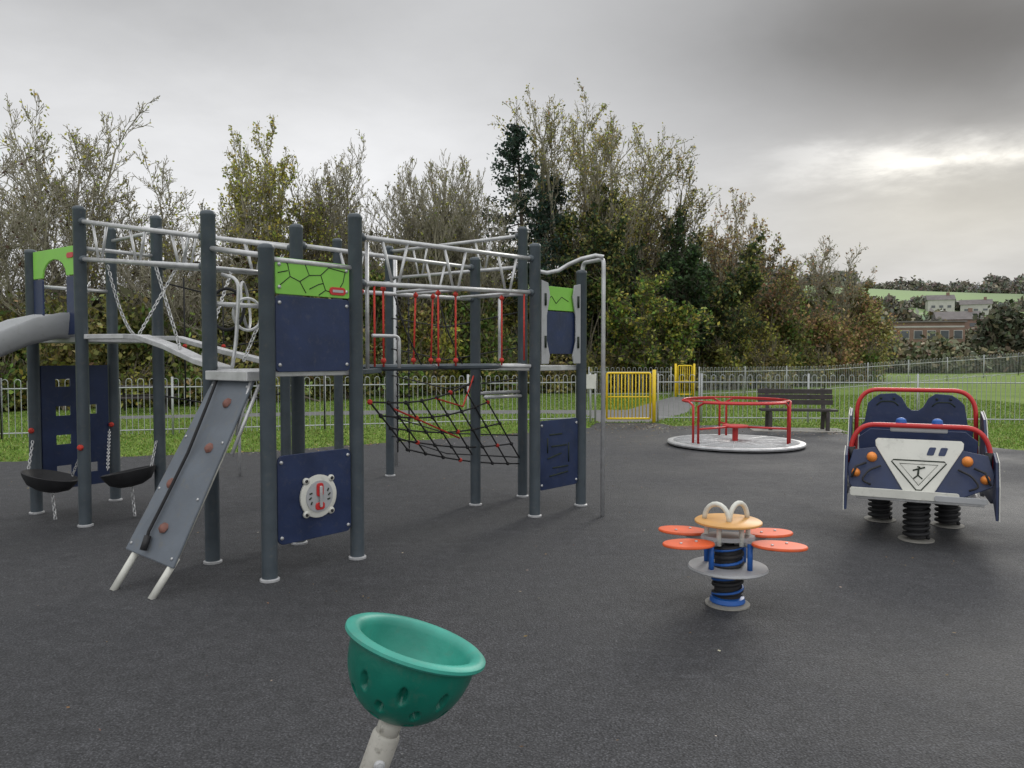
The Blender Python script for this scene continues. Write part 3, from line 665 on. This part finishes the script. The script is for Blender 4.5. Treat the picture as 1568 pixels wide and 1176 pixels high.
# climbing net : fairly regular rope mesh between the near and far posts
A_,B_,C_,D_=at(4,1.22)+Vector((.05,.3,0)),at(11,1.34),at(12,.38),Vector((-1.05,7.6,.66))
nu,nv=7,4
def net(u,v):
    p=A_.lerp(B_,u).lerp(D_.lerp(C_,u),v);return p+Vector((0,0,-.09*math.sin(math.pi*u)*(1-v*.5)))
for i in range(nu+1):
    blk.append(([net(i/nu,v/8) for v in range(9)],.0085))
for j in range(nv+1):
    l=([net(u/10,j/nv) for u in range(11)],.0085);blk.append(l)
    for i in range(nu+1): (balls_r if (i*2+j)%5==0 else balls_b).append(net(i/nu,j/nv))
red.append(([net(.15+.08*k,.1+.1*k) for k in range(6)],.0085));red.append(([B_+Vector((0,0,.1)),net(.75,.2),net(.55,.0)],.0085))
for s in (0,.16):
    blk.append(([Vector((-1.60+s,10.6,2.7)),Vector((-1.60+s,10.6,.25))],.010))
for z in np.arange(.4,2.6,.16):
    balls_b.append(Vector((-1.60,10.6,z)));balls_b.append(Vector((-1.44,10.6,z)))
for z in (2.35,1.8,1.2):
    blk.append(([at(16,z),Vector((-3.1,8.0,z-.12)),at(7,z)],.008))
for t in (.2,.5,.8):
    p=at(16,2.4).lerp(at(7,2.4),t);blk.append(([p,p+Vector((0,0,-1.25))],.008));balls_r.append(p+Vector((0,0,-.7)))
for z in (2.1,1.7,1.35): blk.append(([at(10,z),Vector((-.8,9.3,z-.15)),at(12,z)],.008))
for z in (.8,.55): blk.append(([at(10,z),Vector((-.8,9.3,z-.15)),at(12,z-.1)],.008))
tubes('red_ropes',red,M_redrope,cf,7);tubes('black_ropes',blk,M_blackrope,cf,7)
def balls(name,L,r,m):
    V=[];F=[]
    for c in L:
        bm_=len(V);pr=[(0,-1),(.7,-.7),(1,0),(.7,.7),(0,1)]
        for a,z in pr:
            for k in range(8): V.append(Vector(c)+Vector((a*math.cos(k*math.pi/4),a*math.sin(k*math.pi/4),z))*r)
        for i in range(4):
            for k in range(8): F.append((bm_+i*8+k,bm_+i*8+(k+1)%8,bm_+i*8+8+(k+1)%8,bm_+i*8+8+k))
    mesh_obj(name,V,F,m,cf,True)
balls('red_rope_clamps',balls_r,.024,M_redrope);balls('black_rope_clamps',balls_b,.022,M_black)
tubes('far_steel_pole',[([(-1.68,10.95,0),(-1.68,10.95,3.0)],.03),([(-.13,8.0,1.55),(-.13,8.0,2.2)],.018)],M_steel,cf,8)
tubes('small_stanchion',[([(-3.6,10.0,0),(-3.6,10.0,1.0)],.02)],M_steel,cf,8)

# ------------------------------------------------------------------ spring flower rocker
sf=empty('spring_rocker',(1.385,4.83,0),R(-6))
def spring(name,x,y,z0,z1,r,m,parent,turns=6,wr=.014,core=None):
    n=turns*18
    tubes(name,[([(x+r*math.cos(2*math.pi*i/18),y+r*math.sin(2*math.pi*i/18),z0+(z1-z0)*i/n) for i in range(n+1)],wr)],m,parent,8)
    if core: lathe(name+'_core',[(core,z0),(core,z1)],M_black,parent,20,T(x,y,0))
lathe('ground_plate',[(.14,.006),(.14,.016),(.10,.022),(.0005,.022)],M_conc,sf,32)
spring('coil_spring_blue',0,0,.03,.40,.094,M_blue,sf,4,.009,.084)
spring('coil_spring_black',0,0,.05,.40,.086,M_black,sf,6,.016)
lathe('base_clamp',[(.105,.022),(.112,.03),(.105,.055),(.09,.06)],M_blue,sf,24)
lathe('foot_disc',[(.10,.235),(.245,.235),(.25,.242),(.245,.255),(.10,.255)],M_grey,sf,40)
for a in (40,140,220,320):
    x_,y_=.155*math.cos(R(a)),.155*math.sin(R(a)); tubes('blue_strut',[([(x_,y_,.25),(x_,y_,.42)],.017)],M_blue,sf,10)
for px,py,ra in ((-.27,-.18,200),(.28,-.17,-20),(-.26,.19,155),(.29,.18,20)):
    a=math.atan2(py,px);Mx=T(px,py,.43)@Matrix.Rotation(a*.4 if abs(a)<1.57 else (a-math.copysign(math.pi,a))*.4,4,'Z')@Matrix.Diagonal((.165,.112,1,1))
    lathe('petal_seat',[(.0005,-.008),(.97,-.008),(1,-.004),(1,.005),(.97,.010),(.0005,.010)],M_orange,sf,36,Mx)
    tubes('arm',[([(px*.15,py*.15,.412),(px*.9,py*.9,.412)],.022)],M_steel,sf,8)
    tubes('seat_bolts',[([(px+ox,py+oy,.44),(px+ox,py+oy,.447)],.009) for ox,oy in ((.05,.03),(-.05,-.03))],M_steel,sf,8)
lathe('hub_plate',[(.0005,.424),(1,.424),(1,.452),(.0005,.452)],M_grey,sf,12,Matrix.Diagonal((.17,.10,1,1)))
tubes('white_pegs',[([(x_,y_,.40),(x_,y_,.53)],.016) for x_,y_ in ((-.07,-.08),(.07,-.08),(.13,.03),(-.13,.03))],M_white,sf,10)
lathe('table_top',[(.0005,.53),(.20,.53),(.21,.535),(.21,.545),(.20,.552),(.0005,.552)],M_yellowd,sf,40)
for a in (-35,40):
    cx,cy=(-.075 if a<0 else .07),(-.02 if a<0 else .03);dx_,dy_=math.cos(R(a)),math.sin(R(a))
    tubes('grab_handle',[([(cx+.085*math.cos(t)*dx_,cy+.085*math.cos(t)*dy_,.55+.105*math.sin(t)) for t in [math.pi*k/10 for k in range(11)]],.016)],M_white,sf,10)

# ------------------------------------------------------------------ sprung toy car
tc_=empty('spring_rocker_car',(3.66,6.85,0),R(-26)); tc_.scale=(.95,1,1)
for x_,y_ in ((0,-.34),(-.3,.42),(.3,.42)):
    lathe('ground_plate',[(.15,.006),(.15,.014),(.0005,.014)],M_conc,tc_,28,T(x_,y_,0)); spring('coil_spring',x_,y_,.03,.37,.098,M_black,tc_,7,.018,.08)
box('floor_plate',(0,0,.385),(1.0,1.2,.025),M_steel,tc_)
up=Vector((0,.34,.94)).normalized();ux=Vector((1,0,0));nf=ux.cross(up)
hood=[(-.30,-.02),(.30,-.02),(.56,.10),(.575,.20),(.53,.36),(.30,.40),(-.30,.40),(-.53,.36),(-.575,.20),(-.56,.06),(-.5,-.02)]
prism('bonnet_panel',(0,-.60,.44),ux,up,hood,.018,M_navy,tc_,.005)
ho=Vector((0,-.60,.44))+nf*.016
def oh(s,t,e=0): return ho+ux*s+up*t+nf*e
prism('shield_panel',ho,ux,up,[(-.10,-.05),(.05,-.05),(.12,.02),(.345,.40),(.35,.45),(.33,.47),(-.33,.47),(-.35,.45),(-.345,.40),(-.12,.02)],.014,M_white,tc_)
prism('bumper_strip',Vector((-.55,-.63,.40)),ux,(0,0,1),rpoly(.86,.075,.02),.014,M_white,tc_)
prism('bumper_strip_side',Vector((.12,-.64,.40)),ux,(0,0,1),rpoly(.40,.05,.02),.012,M_grey,tc_)
tr_=[oh(-.20,.285,.007),oh(.20,.285,.007),oh(.215,.27,.007),oh(.02,.035,.007),oh(-.02,.035,.007),oh(-.215,.27,.007)]
tubes('triangle_emblem',[(tr_,.006)],M_line,tc_,6,closed=True)
tr2=[oh(-.15,.255,.007),oh(.15,.255,.007),oh(0,.075,.007)]
tubes('triangle_emblem_inner',[(tr2,.004)],M_line,tc_,6,closed=True)
tubes('emblem_figure',[([oh(-.045,.20,.008),oh(.05,.23,.008)],.007),([oh(0,.21,.008),oh(-.005,.16,.008)],.008),([oh(-.005,.16,.008),oh(-.04,.13,.008)],.006),([oh(-.005,.16,.008),oh(.03,.13,.008)],.006),([oh(.0,.225,.008),oh(.003,.235,.008)],.012)],M_line,tc_,6)
for s in (.06,.15): prism('bonnet_vent',oh(s,.335,.008),ux,(up+ux*.35),rpoly(.055,.075,.012),.005,M_navy,tc_,.001)
for s in (-1,1):
    for (a,t,r_) in ((.375,.30,.042),(.505,.155,.036)):
        lathe('headlight',[(r_*1.05,0),(r_,.02),(r_*.75,.042),(r_*.35,.053),(.0005,.055)],M_amber,tc_,20,align(oh(s*a,t,-.006),nf))
    tubes('bumper_handle',[(rounded([oh(s*.30,.22,.03),oh(s*.40,.17,.05),oh(s*.46,.08,.05),oh(s*.38,.05,.03)],.04),.009),([oh(s*.42,.24,.03),oh(s*.50,.20,.05),oh(s*.54,.10,.04)],.010)],M_black,tc_,8)
    sp_=[(-.66,.28),(-.64,.55),(-.58,.74),(-.40,.80),(-.2,.74),(.1,.74),(.30,1.02),(.56,1.08),(.60,.9),(.60,.36),(.42,.30),(.22,.36),(-.3,.36),(-.44,.42),(-.54,.36)]
    prism('side_panel',Vector((s*.585,0,0)),(0,1,0),(0,0,1),sp_,.022,M_navy,tc_,.004)
    prism('side_panel_trim',Vector((s*.601,0,0)),(0,1,0),(0,0,1),[(y_*1.015,(z_-.6)*1.02+.6) for y_,z_ in sp_],.008,M_white,tc_,.003)
def arch_rail(y_,w,z0,z1,r_=.10): return rounded([(-w-.02,y_,z0),(-w,y_,z1-.12),(-w+.1,y_+.01,z1),(w-.1,y_+.01,z1),(w,y_,z1-.12),(w+.02,y_,z0)],r_)
tubes('front_rail',[(arch_rail(-.42,.545,.66,1.0),.021)],M_red,tc_,12)
tubes('rear_rail',[(arch_rail(.52,.53,.45,1.27),.021)],M_red,tc_,12)
seat=[(-.50,0),(-.51,.12),(-.46,.18),(-.43,.36),(-.38,.41),(-.32,.45),(-.18,.46),(-.12,.42),(-.07,.33),(-.03,.30),(.03,.30),(.07,.33),(.12,.42),(.18,.46),(.32,.45),(.38,.41),(.43,.36),(.46,.18),(.51,.12),(.50,0)]
prism('seat_back',(0,.46,.78),(1,0,0),(0,0,1),seat,.02,M_navy,tc_,.005)
for s in (-1,1):
    tubes('seat_embossing',[(rounded([(s*.25-.1,.448,1.12),(s*.25-.06,.448,1.16),(s*.25+.06,.448,1.16),(s*.25+.1,.448,1.12)],.03),.006),([(s*.25-.07,.448,1.19),(s*.25-.05,.448,1.19)],.012),([(s*.25+.05,.448,1.19),(s*.25+.07,.448,1.19)],.012)],M_line,tc_,6)
prism('middle_back',(0,-.02,.40),(1,0,0),(0,0,1),[(-.48,0),(-.5,.45),(-.4,.53),(.4,.53),(.5,.45),(.48,0)],.02,M_navy,tc_,.005)
box('rear_seat',(0,.30,.72),(.95,.28,.03),M_navy,tc_);box('front_seat',(0,-.16,.70),(.85,.22,.03),M_navy,tc_)
box('dashboard',(0,-.36,.965),(.46,.10,.045),M_grey,tc_,0,.012);box('dash_trim',(0,-.36,.998),(.42,.12,.012),M_wood,tc_,0,.004)
for s in (-.14,.15):
    lathe('beacon',[(.045,0),(.047,.02),(.04,.045),(.02,.058),(.0005,.06)],M_blue,tc_,20,T(s,-.36,1.005))
    tubes('beacon_marks',[([(s-.03,-.40,1.0),(s+.03,-.40,1.0)],.010)],M_amber,tc_,8)
tubes('rail_brackets',[([(s*.545,-.42,.66),(s*.545,-.42,.80)],.03) for s in(-1,1)],M_black,tc_,10)

# ------------------------------------------------------------------ roundabout
rb=empty('merry_go_round',(3.98,13.5,0),R(12))
M_plate=mat('chequer_plate',(.20,.21,.205),.5,.3,.5,22,.6,60,dirt=.4)
lathe('deck_rim',[(1.08,.088),(1.15,.088),(1.18,.082),(1.19,.06),(1.17,.03),(1.1,.025)],M_steel,rb,64,cap=False)
lathe('chequer_deck',[(.0005,.086),(1.082,.086)],M_plate,rb,64,cap=False)
tubes('deck_ribs',[([(1.08*math.cos(R(a)),1.08*math.sin(R(a)),.089),(.1*math.cos(R(a)),.1*math.sin(R(a)),.089)],.009) for a in range(0,360,30)],M_steel,rb,6)
gl=[]
for k in range(-13,14):
    t=k*.08; h_=math.sqrt(max(0,1.07**2-t*t))
    gl.append(([(t,-h_,.088),(t,h_,.088)],.005));gl.append(([(-h_,t,.0885),(h_,t,.0885)],.005))
tubes('deck_grating',gl,M_steel,rb,4)
def arc(r_,a0,a1,z,n=14): return [(r_*math.cos(R(a0+(a1-a0)*k/n)),r_*math.sin(R(a0+(a1-a0)*k/n)),z) for k in range(n+1)]
L=[]
for a0 in (-160,-40,80):
    A1=arc(.92,a0,a0+112,.80);L.append(([(A1[0][0],A1[0][1],.09),(A1[0][0],A1[0][1],.73)]+A1[1:-1]+[(A1[-1][0],A1[-1][1],.73),(A1[-1][0],A1[-1][1],.09)],.021))
    L.append(([(.2*math.cos(R(a0)),.2*math.sin(R(a0)),.34),(.92*math.cos(R(a0)),.92*math.sin(R(a0)),.34)],.018))
L.append(([A for A in arc(.90,0,360,.82,40)],.014))
tubes('handrails',L,M_red,rb,10)
lathe('centre_seat',[(.05,.09),(.05,.32),(.22,.33),(.23,.35),(.22,.37),(.0005,.37)],M_red,rb,24)

# ------------------------------------------------------------------ bench, picnic table
bn=empty('park_bench',(6.1,16.25,0),R(-8))
box('concrete_pad',(0,0,.012),(1.9,.8,.025),M_conc,bn)
for i,(y_,z_) in enumerate(((-.22,.45),(-.10,.455),(.02,.45))): box('seat_slat',(0,y_,z_),(1.55,.105,.045),M_wood,bn)
for z_ in (.60,.715,.83): box('back_slat',(0,.14+(z_-.6)*.3,z_),(1.55,.04,.105),M_wood,bn)
for s in (-.58,.58):
    prism('leg_frame',(s,0,.02),(0,1,0),(0,0,1),[(-.28,0),(-.2,0),(-.16,.33),(.08,.33),(.14,0),(.22,0),(.16,.42),(.28,.88),(.22,.88),(.10,.40),(-.27,.40)],.07,M_wood,bn)
pt=empty('picnic_table',(-10.4,21.5,0),R(20))
box('table_top',(0,0,.74),(1.7,.75,.05),M_wood,pt)
for s in (-1,1):
    box('seat',(0,s*.68,.45),(1.7,.26,.05),M_wood,pt)
    prism('trestle',(s*.6,0,0),(0,1,0),(0,0,1),[(-.75,0),(-.65,0),(-.3,.70),(.3,.70),(.65,0),(.75,0),(.38,.72),(-.38,.72)],.06,M_wood,pt)
    box('seat_bearer',(s*.6+.05,0,.40),(.05,1.5,.09),M_wood,pt)

# ------------------------------------------------------------------ foreground spinner bowl
sb=empty('spinner_bowl')
ax=Vector((.30,.10,.95)).normalized();C0=Vector((-.293,2.30,.725));Mx=align(C0,ax)
ns,na=64,240
rs=[];zs_=[]
for i in range(ns+1):
    th=math.pi/2*i/ns; s=math.sin(th)**.9; rs.append(.197*max(0,(1-s**2.15))**(1/2.15)); zs_.append(-.012-s*.232)
rs[-1]=.0004
al=[0]
for i in range(ns): al.append(al[-1]+math.hypot(rs[i+1]-rs[i],zs_[i+1]-zs_[i]))
slots=[(2*math.pi*(k+.15)/9,.098,.0125,.028) for k in range(9)]+[(2*math.pi*(k+.65)/9,.160,.013,.021) for k in range(9)]+[(2*math.pi*(k+.2)/6,.226,.016,.014) for k in range(6)]
V=[]
for i in range(ns+1):
    for k in range(na):
        a=2*math.pi*k/na; dep=0
        for sa,sl_,hw,hh in slots:
            da=(a-sa+math.pi)%(2*math.pi)-math.pi
            q=math.sqrt((da*rs[i]/hw)**2+((al[i]-sl_)/hh)**2)
            if q<1.2: dep=max(dep,min(1,max(0,(1.15-q)/.35)))
        dep=dep*dep*(3-2*dep)*.024
        r_=rs[i];z_=zs_[i];L_=math.hypot(r_,z_*.8) or 1
        r2=r_-dep*r_/L_; z2=z_-dep*(z_*.8)/L_
        V.append(Mx@Vector((r2*math.cos(a),r2*math.sin(a),z2)))
F=[(i*na+k,i*na+(k+1)%na,(i+1)*na+(k+1)%na,(i+1)*na+k) for i in range(ns) for k in range(na)]
mesh_obj('bowl_shell',V,F,M_teal,sb,True)
lathe('bowl_rim',[(.172,-.020),(.175,-.006),(.185,.005),(.198,.009),(.211,.008),(.222,.001),(.223,-.008),(.217,-.015),(.204,-.019),(.192,-.019)],M_teal_rim,sb,128,Mx,cap=False)
lathe('bowl_inside',[(.1725,-.018),(.163,-.06),(.145,-.105),(.115,-.145),(.075,-.170),(.04,-.18),(.0005,-.182)],M_teal_rim,sb,96,Mx,cap=False)
base=C0-ax*.239
pd=Vector((-.34,0,-.94)).normalized();q=base
tubes('pole_collar',[([q,q+pd*.055],.036)],M_pole,sb,28)
tubes('pole',[([q+pd*.045,q+pd*.050,q+pd*.058,q+pd*(q.z/.94)],[.034,.040,.043,.043])],M_pole,sb,28)
bp=q+pd*.135+Vector((.0,-.043,0))
lathe('pole_bolt',[(.017,-.004),(.017,.006),(.010,.009),(.010,.015),(.0005,.016)],M_steel,sb,16,align(bp+Vector((.012,.003,0)),(.25,-1,.1)))

# ------------------------------------------------------------------ distant hill, houses
def hz(x,y):
    t=min(max((y-120)/230,0),1);s=t*t*(3-2*t)
    ridge=31+5*math.sin(x*.011+1)+3*math.sin(x*.031)
    return s*ridge*(1-.12*max(0,(x-150)/200)) + 1.0*math.sin(x*.05+y*.04)*t
nx,ny=90,50;V=[];F=[]
for j in range(ny):
    for i in range(nx):
        x_=-300+800*i/(nx-1);y_=118+420*j/(ny-1);V.append((x_,y_,hz(x_,y_)+.02-(.5 if j==0 else 0)))
for j in range(ny-1):
    for i in range(nx-1): F.append((j*nx+i,j*nx+i+1,(j+1)*nx+i+1,(j+1)*nx+i))
M_hill=mat('hill_fields',(.205,.29,.125),.95,0,.3,.012)  # field green desaturated, distance haze is in the colour
mesh_obj('hill',V,F,M_hill,None,True)
HZ=[(.22,.225,.19),(.19,.20,.165),(.24,.22,.18),(.24,.21,.17)];MIDC=[(.16,.16,.095),(.13,.14,.08),(.20,.165,.10),(.115,.125,.07)]  # HZ leaf tones are paled: distance haze put into the colour
def blobs(name,L,ls,seed,dens=260):
    rng=np.random.default_rng(seed);rd=random.Random(seed);PP=[];CC=[]
    for x,y,z,r,h,pa in L:
        for _ in range(5):
            cx,cy,cz=x+rd.gauss(0,r*.45),y+rd.gauss(0,r*.3),z+h*rd.uniform(.2,.75);n=dens
            d_=rng.normal(size=(n,3));d_/=np.linalg.norm(d_,axis=1)[:,None];d_*=rng.random((n,1))**.4*[[r*.55,r*.5,h*.35]]*(1+.25*rng.normal(size=(n,1)))
            PP.append(d_+[cx,cy,cz]);CC.append(pal(rng,n,pa,.2)*rd.uniform(.75,1.2))
    P_=np.concatenate(PP);k=P_[:,2]>-1
    leaves_mesh(name,P_[k],ls*rng.uniform(.6,1.3,k.sum()),np.concatenate(CC)[k],M_farleaf,None,rng)
rd=random.Random(31)
L=[]
for i in range(100):
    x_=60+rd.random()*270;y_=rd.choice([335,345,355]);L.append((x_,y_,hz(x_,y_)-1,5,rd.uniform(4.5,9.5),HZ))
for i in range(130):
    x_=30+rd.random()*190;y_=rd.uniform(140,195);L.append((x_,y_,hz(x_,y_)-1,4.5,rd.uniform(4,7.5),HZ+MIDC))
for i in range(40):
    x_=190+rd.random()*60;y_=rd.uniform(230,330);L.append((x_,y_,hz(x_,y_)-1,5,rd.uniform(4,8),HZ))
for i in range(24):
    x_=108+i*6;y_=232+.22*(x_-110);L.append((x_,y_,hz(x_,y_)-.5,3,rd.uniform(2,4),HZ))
blobs('distant_trees',L,.85,41,160)
L=[]
for i in range(85):
    x_=24+rd.random()*80;y_=rd.uniform(96,125)
    if 45<x_<68 and y_<108: continue
    L.append((x_,y_,0,3.6,rd.uniform(3.0,6.0),MIDC))
for i in range(50):
    x_=22+rd.random()*62;y_=rd.uniform(68,80);L.append((x_,y_,0,2.6,rd.uniform(1.8,3.4),MIDC))
for x_,y_,h in ((50.5,78,6.6),(57,78,8.0),(60.5,80,9.6),(63,79,9.2),(66,80,9.0)): L.append((x_,y_,0,2.6,h,[(.07,.085,.05),(.10,.095,.06)]));L.append((x_,y_+1,0,2.8,h*.8,[(.07,.085,.05)]))
blobs('hedgerow_trees',L,.34,43,420)
hb=empty('brick_apartment_block')
cx,cy=57,108;rz=R(-14);Mh=Matrix.Rotation(rz,3,'Z')
def hbx(n_,c,s,m):
    v=Mh@Vector((c[0],c[1],0));box(n_,(cx+v.x,cy+v.y,c[2]),s,m,hb,rz,0)
hbx('walls',(0,0,3.1),(11,7,6.2),M_brick);hbx('flat_roof',(0,0,6.3),(11.4,7.5,.2),M_roof)
hbx('pale_wing',(-5.2,-3.9,2.6),(2.2,1.0,5.2),M_render)
for z_ in (1.6,4.5):
    hbx('white_band',(.5,-3.53,z_+1.1),(9.8,.05,.22),M_render)
    for k in range(6):
        hbx('window_frame',(-3.6+k*1.65,-3.54,z_),(1.1,.06,1.2),M_render);hbx('window_glass',(-3.6+k*1.65,-3.59,z_),(.95,.06,1.05),M_glass)
def house(x,y,z,w,dp,h,rh,mw,rz=0):
    e=empty('house',(x,y,z),rz);box('walls',(0,0,h/2),(w,dp,h),mw,e,0,0)
    W=w/2+.3;D=dp/2+.3
    mesh_obj('roof',[(-W,-D,h),(W,-D,h),(W,D,h),(-W,D,h),(-W,0,h+rh),(W,0,h+rh)],[(0,1,5,4),(2,3,4,5),(0,4,3),(1,2,5),(0,3,2,1)],M_roof,e)
    for k in range(3):
        for zz in ((h*.3,h*.72) if h>4 else (h*.5,)): box('window',(-w*.3+k*w*.3,-dp/2-.03,zz),(w*.14,.06,h*.18),M_glass,e,0,0)
    box('door',(w*.12,-dp/2-.03,h*.17),(w*.08,.06,h*.34),M_wood,e,0,0);box('chimney',(w*.3,0,h+rh),(.8,.8,1.4),M_brick,e,0,0)
house(64,96,0,6,5,3.2,1.6,M_render,R(-15));house(70,98,0,6,5,3.4,1.6,M_brick,R(-25));house(72,92,0,5,5,2.6,1.3,M_render,R(-20))
house(128,228,hz(128,228)-.5,7,5,4.0,1.6,M_render,R(-20));house(140,230,hz(140,230)-.5,8,5,3.2,1.6,M_render,R(-30));house(104,178,hz(104,178),9,6,4.5,2,M_brick,R(-20))
house(92,140,hz(92,140),8,6,4.5,2,M_render,R(-30))

# ------------------------------------------------------------------ sky
SUN_AZ,SUN_EL=R(30),R(24)
w=bpy.data.worlds.new("World");scene.world=w;w.use_nodes=True;nt=w.node_tree;N=nt.nodes;Lk=nt.links
bg=N['Background'];bg.inputs['Strength'].default_value=.1
sky=N.new('ShaderNodeTexSky');sky.sky_type='NISHITA';sky.sun_disc=False;sky.sun_elevation=SUN_EL;sky.sun_rotation=SUN_AZ;sky.air_density=1;sky.dust_density=1
tc=N.new('ShaderNodeTexCoord');sx=N.new('ShaderNodeSeparateXYZ');Lk.new(tc.outputs['Generated'],sx.inputs[0])
def mth(op,a,b=None,c=None,clamp=False):
    n=N.new('ShaderNodeMath');n.operation=op;n.use_clamp=clamp
    for i,v in enumerate((a,b,c)):
        if v is None: continue
        if isinstance(v,(int,float)): n.inputs[i].default_value=v
        else: Lk.new(v,n.inputs[i])
    return n.outputs[0]
X,Y,Z=sx.outputs
az=mth('ARCTAN2',X,Y);el=mth('ARCSINE',Z)
zc=mth('ADD',mth('MAXIMUM',Z,0.0),.16)
cmb=N.new('ShaderNodeCombineXYZ');Lk.new(mth('DIVIDE',X,zc),cmb.inputs[0]);Lk.new(mth('DIVIDE',Y,zc),cmb.inputs[1])
def nz(scale,det,rough,dist=0,off=0):
    n=N.new('ShaderNodeTexNoise');n.inputs['Scale'].default_value=scale;n.inputs['Detail'].default_value=det;n.inputs['Roughness'].default_value=rough;n.inputs['Distortion'].default_value=dist
    mp=N.new('ShaderNodeMapping');mp.inputs['Location'].default_value=(off,off*.7,0);Lk.new(cmb.outputs[0],mp.inputs[0]);Lk.new(mp.outputs[0],n.inputs['Vector']);return mth('SUBTRACT',n.outputs['Fac'],.5)
n1=nz(.55,5,.5,.3,3.1);n2=nz(1.5,6,.55,.2,7.7);n3=nz(3.0,6,.62,.3,1.3)
def gauss(v,c,s,pert=None):
    if pert is not None: v=mth('ADD',v,pert)
    d=mth('DIVIDE',mth('SUBTRACT',v,c),s);return mth('MULTIPLY',d,d)
def gexp(*a):
    s=a[0]
    for b in a[1:]: s=mth('ADD',s,b)
    return mth('EXPONENT',mth('MULTIPLY',s,-1))
base=mth('ADD',.60,mth('MULTIPLY',gexp(gauss(el,.19,.15),gauss(az,-.25,.55)),.29))
over=mth('MULTIPLY',mth('SMOOTH_MIN',mth('MAXIMUM',mth('SUBTRACT',el,.56),0),.5,.1),1.8)  # sky above the frame raised to add light to the scene
behind=mth('MULTIPLY',mth('MAXIMUM',mth('MULTIPLY',Y,-1),0),.5)  # unseen sky behind the camera brightened as added fill light
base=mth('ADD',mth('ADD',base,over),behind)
dark=gexp(gauss(el,.36,.145,mth('MULTIPLY',n1,.22)),gauss(az,.54,.34,mth('MULTIPLY',n2,.30)))
dark2=gexp(gauss(el,.49,.12,mth('MULTIPLY',n1,.3)),gauss(az,-.50,.40))
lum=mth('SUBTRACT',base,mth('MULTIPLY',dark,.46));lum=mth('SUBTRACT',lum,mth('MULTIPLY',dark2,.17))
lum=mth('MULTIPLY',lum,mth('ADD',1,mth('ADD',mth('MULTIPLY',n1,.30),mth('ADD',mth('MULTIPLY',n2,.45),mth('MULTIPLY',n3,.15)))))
brk=gexp(gauss(el,.218,.022,mth('MULTIPLY',n2,.13)),gauss(az,.55,.17))
brk=mth('MULTIPLY',brk,mth('ADD',.55,mth('MULTIPLY',n3,3.4),None,True))
glow=gexp(gauss(el,.17,.08),gauss(az,.55,.24))
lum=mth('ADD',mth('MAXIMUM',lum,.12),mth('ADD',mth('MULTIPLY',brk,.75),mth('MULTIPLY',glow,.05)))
warm=mth('ADD',mth('MULTIPLY',glow,.6),mth('MULTIPLY',brk,.2),None,True)
mixc=N.new('ShaderNodeMix');mixc.data_type='RGBA';Lk.new(warm,mixc.inputs[0]);mixc.inputs[6].default_value=(.985,.99,1.005,1);mixc.inputs[7].default_value=(1.06,1.0,.85,1)
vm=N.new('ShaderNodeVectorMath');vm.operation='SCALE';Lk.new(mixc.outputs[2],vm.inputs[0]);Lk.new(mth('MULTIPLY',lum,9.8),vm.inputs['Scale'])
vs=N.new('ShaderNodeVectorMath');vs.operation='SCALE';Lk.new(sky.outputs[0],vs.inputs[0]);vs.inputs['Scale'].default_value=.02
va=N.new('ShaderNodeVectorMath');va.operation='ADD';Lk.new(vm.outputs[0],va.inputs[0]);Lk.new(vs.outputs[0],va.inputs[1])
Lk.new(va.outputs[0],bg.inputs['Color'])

sl=bpy.data.lights.new('sun','SUN');sl.energy=.8;sl.angle=R(16);sl.color=(1,.97,.91)
so=link(bpy.data.objects.new('sun',sl));S_=Vector((math.sin(SUN_AZ)*math.cos(SUN_EL),math.cos(SUN_AZ)*math.cos(SUN_EL),math.sin(SUN_EL)))
so.rotation_euler=S_.to_track_quat('Z','Y').to_euler()

# ------------------------------------------------------------------ camera
cam=bpy.data.cameras.new('camera');cam.sensor_width=36;cam.lens=26.7;cam.clip_end=3000;cam.clip_start=.05
co=link(bpy.data.objects.new('camera',cam));co.location=(0,0,1.6);co.rotation_euler=(R(90-2.12),0,0);scene.camera=co
scene.view_settings.view_transform='Standard';scene.view_settings.look='None';scene.view_settings.exposure=0
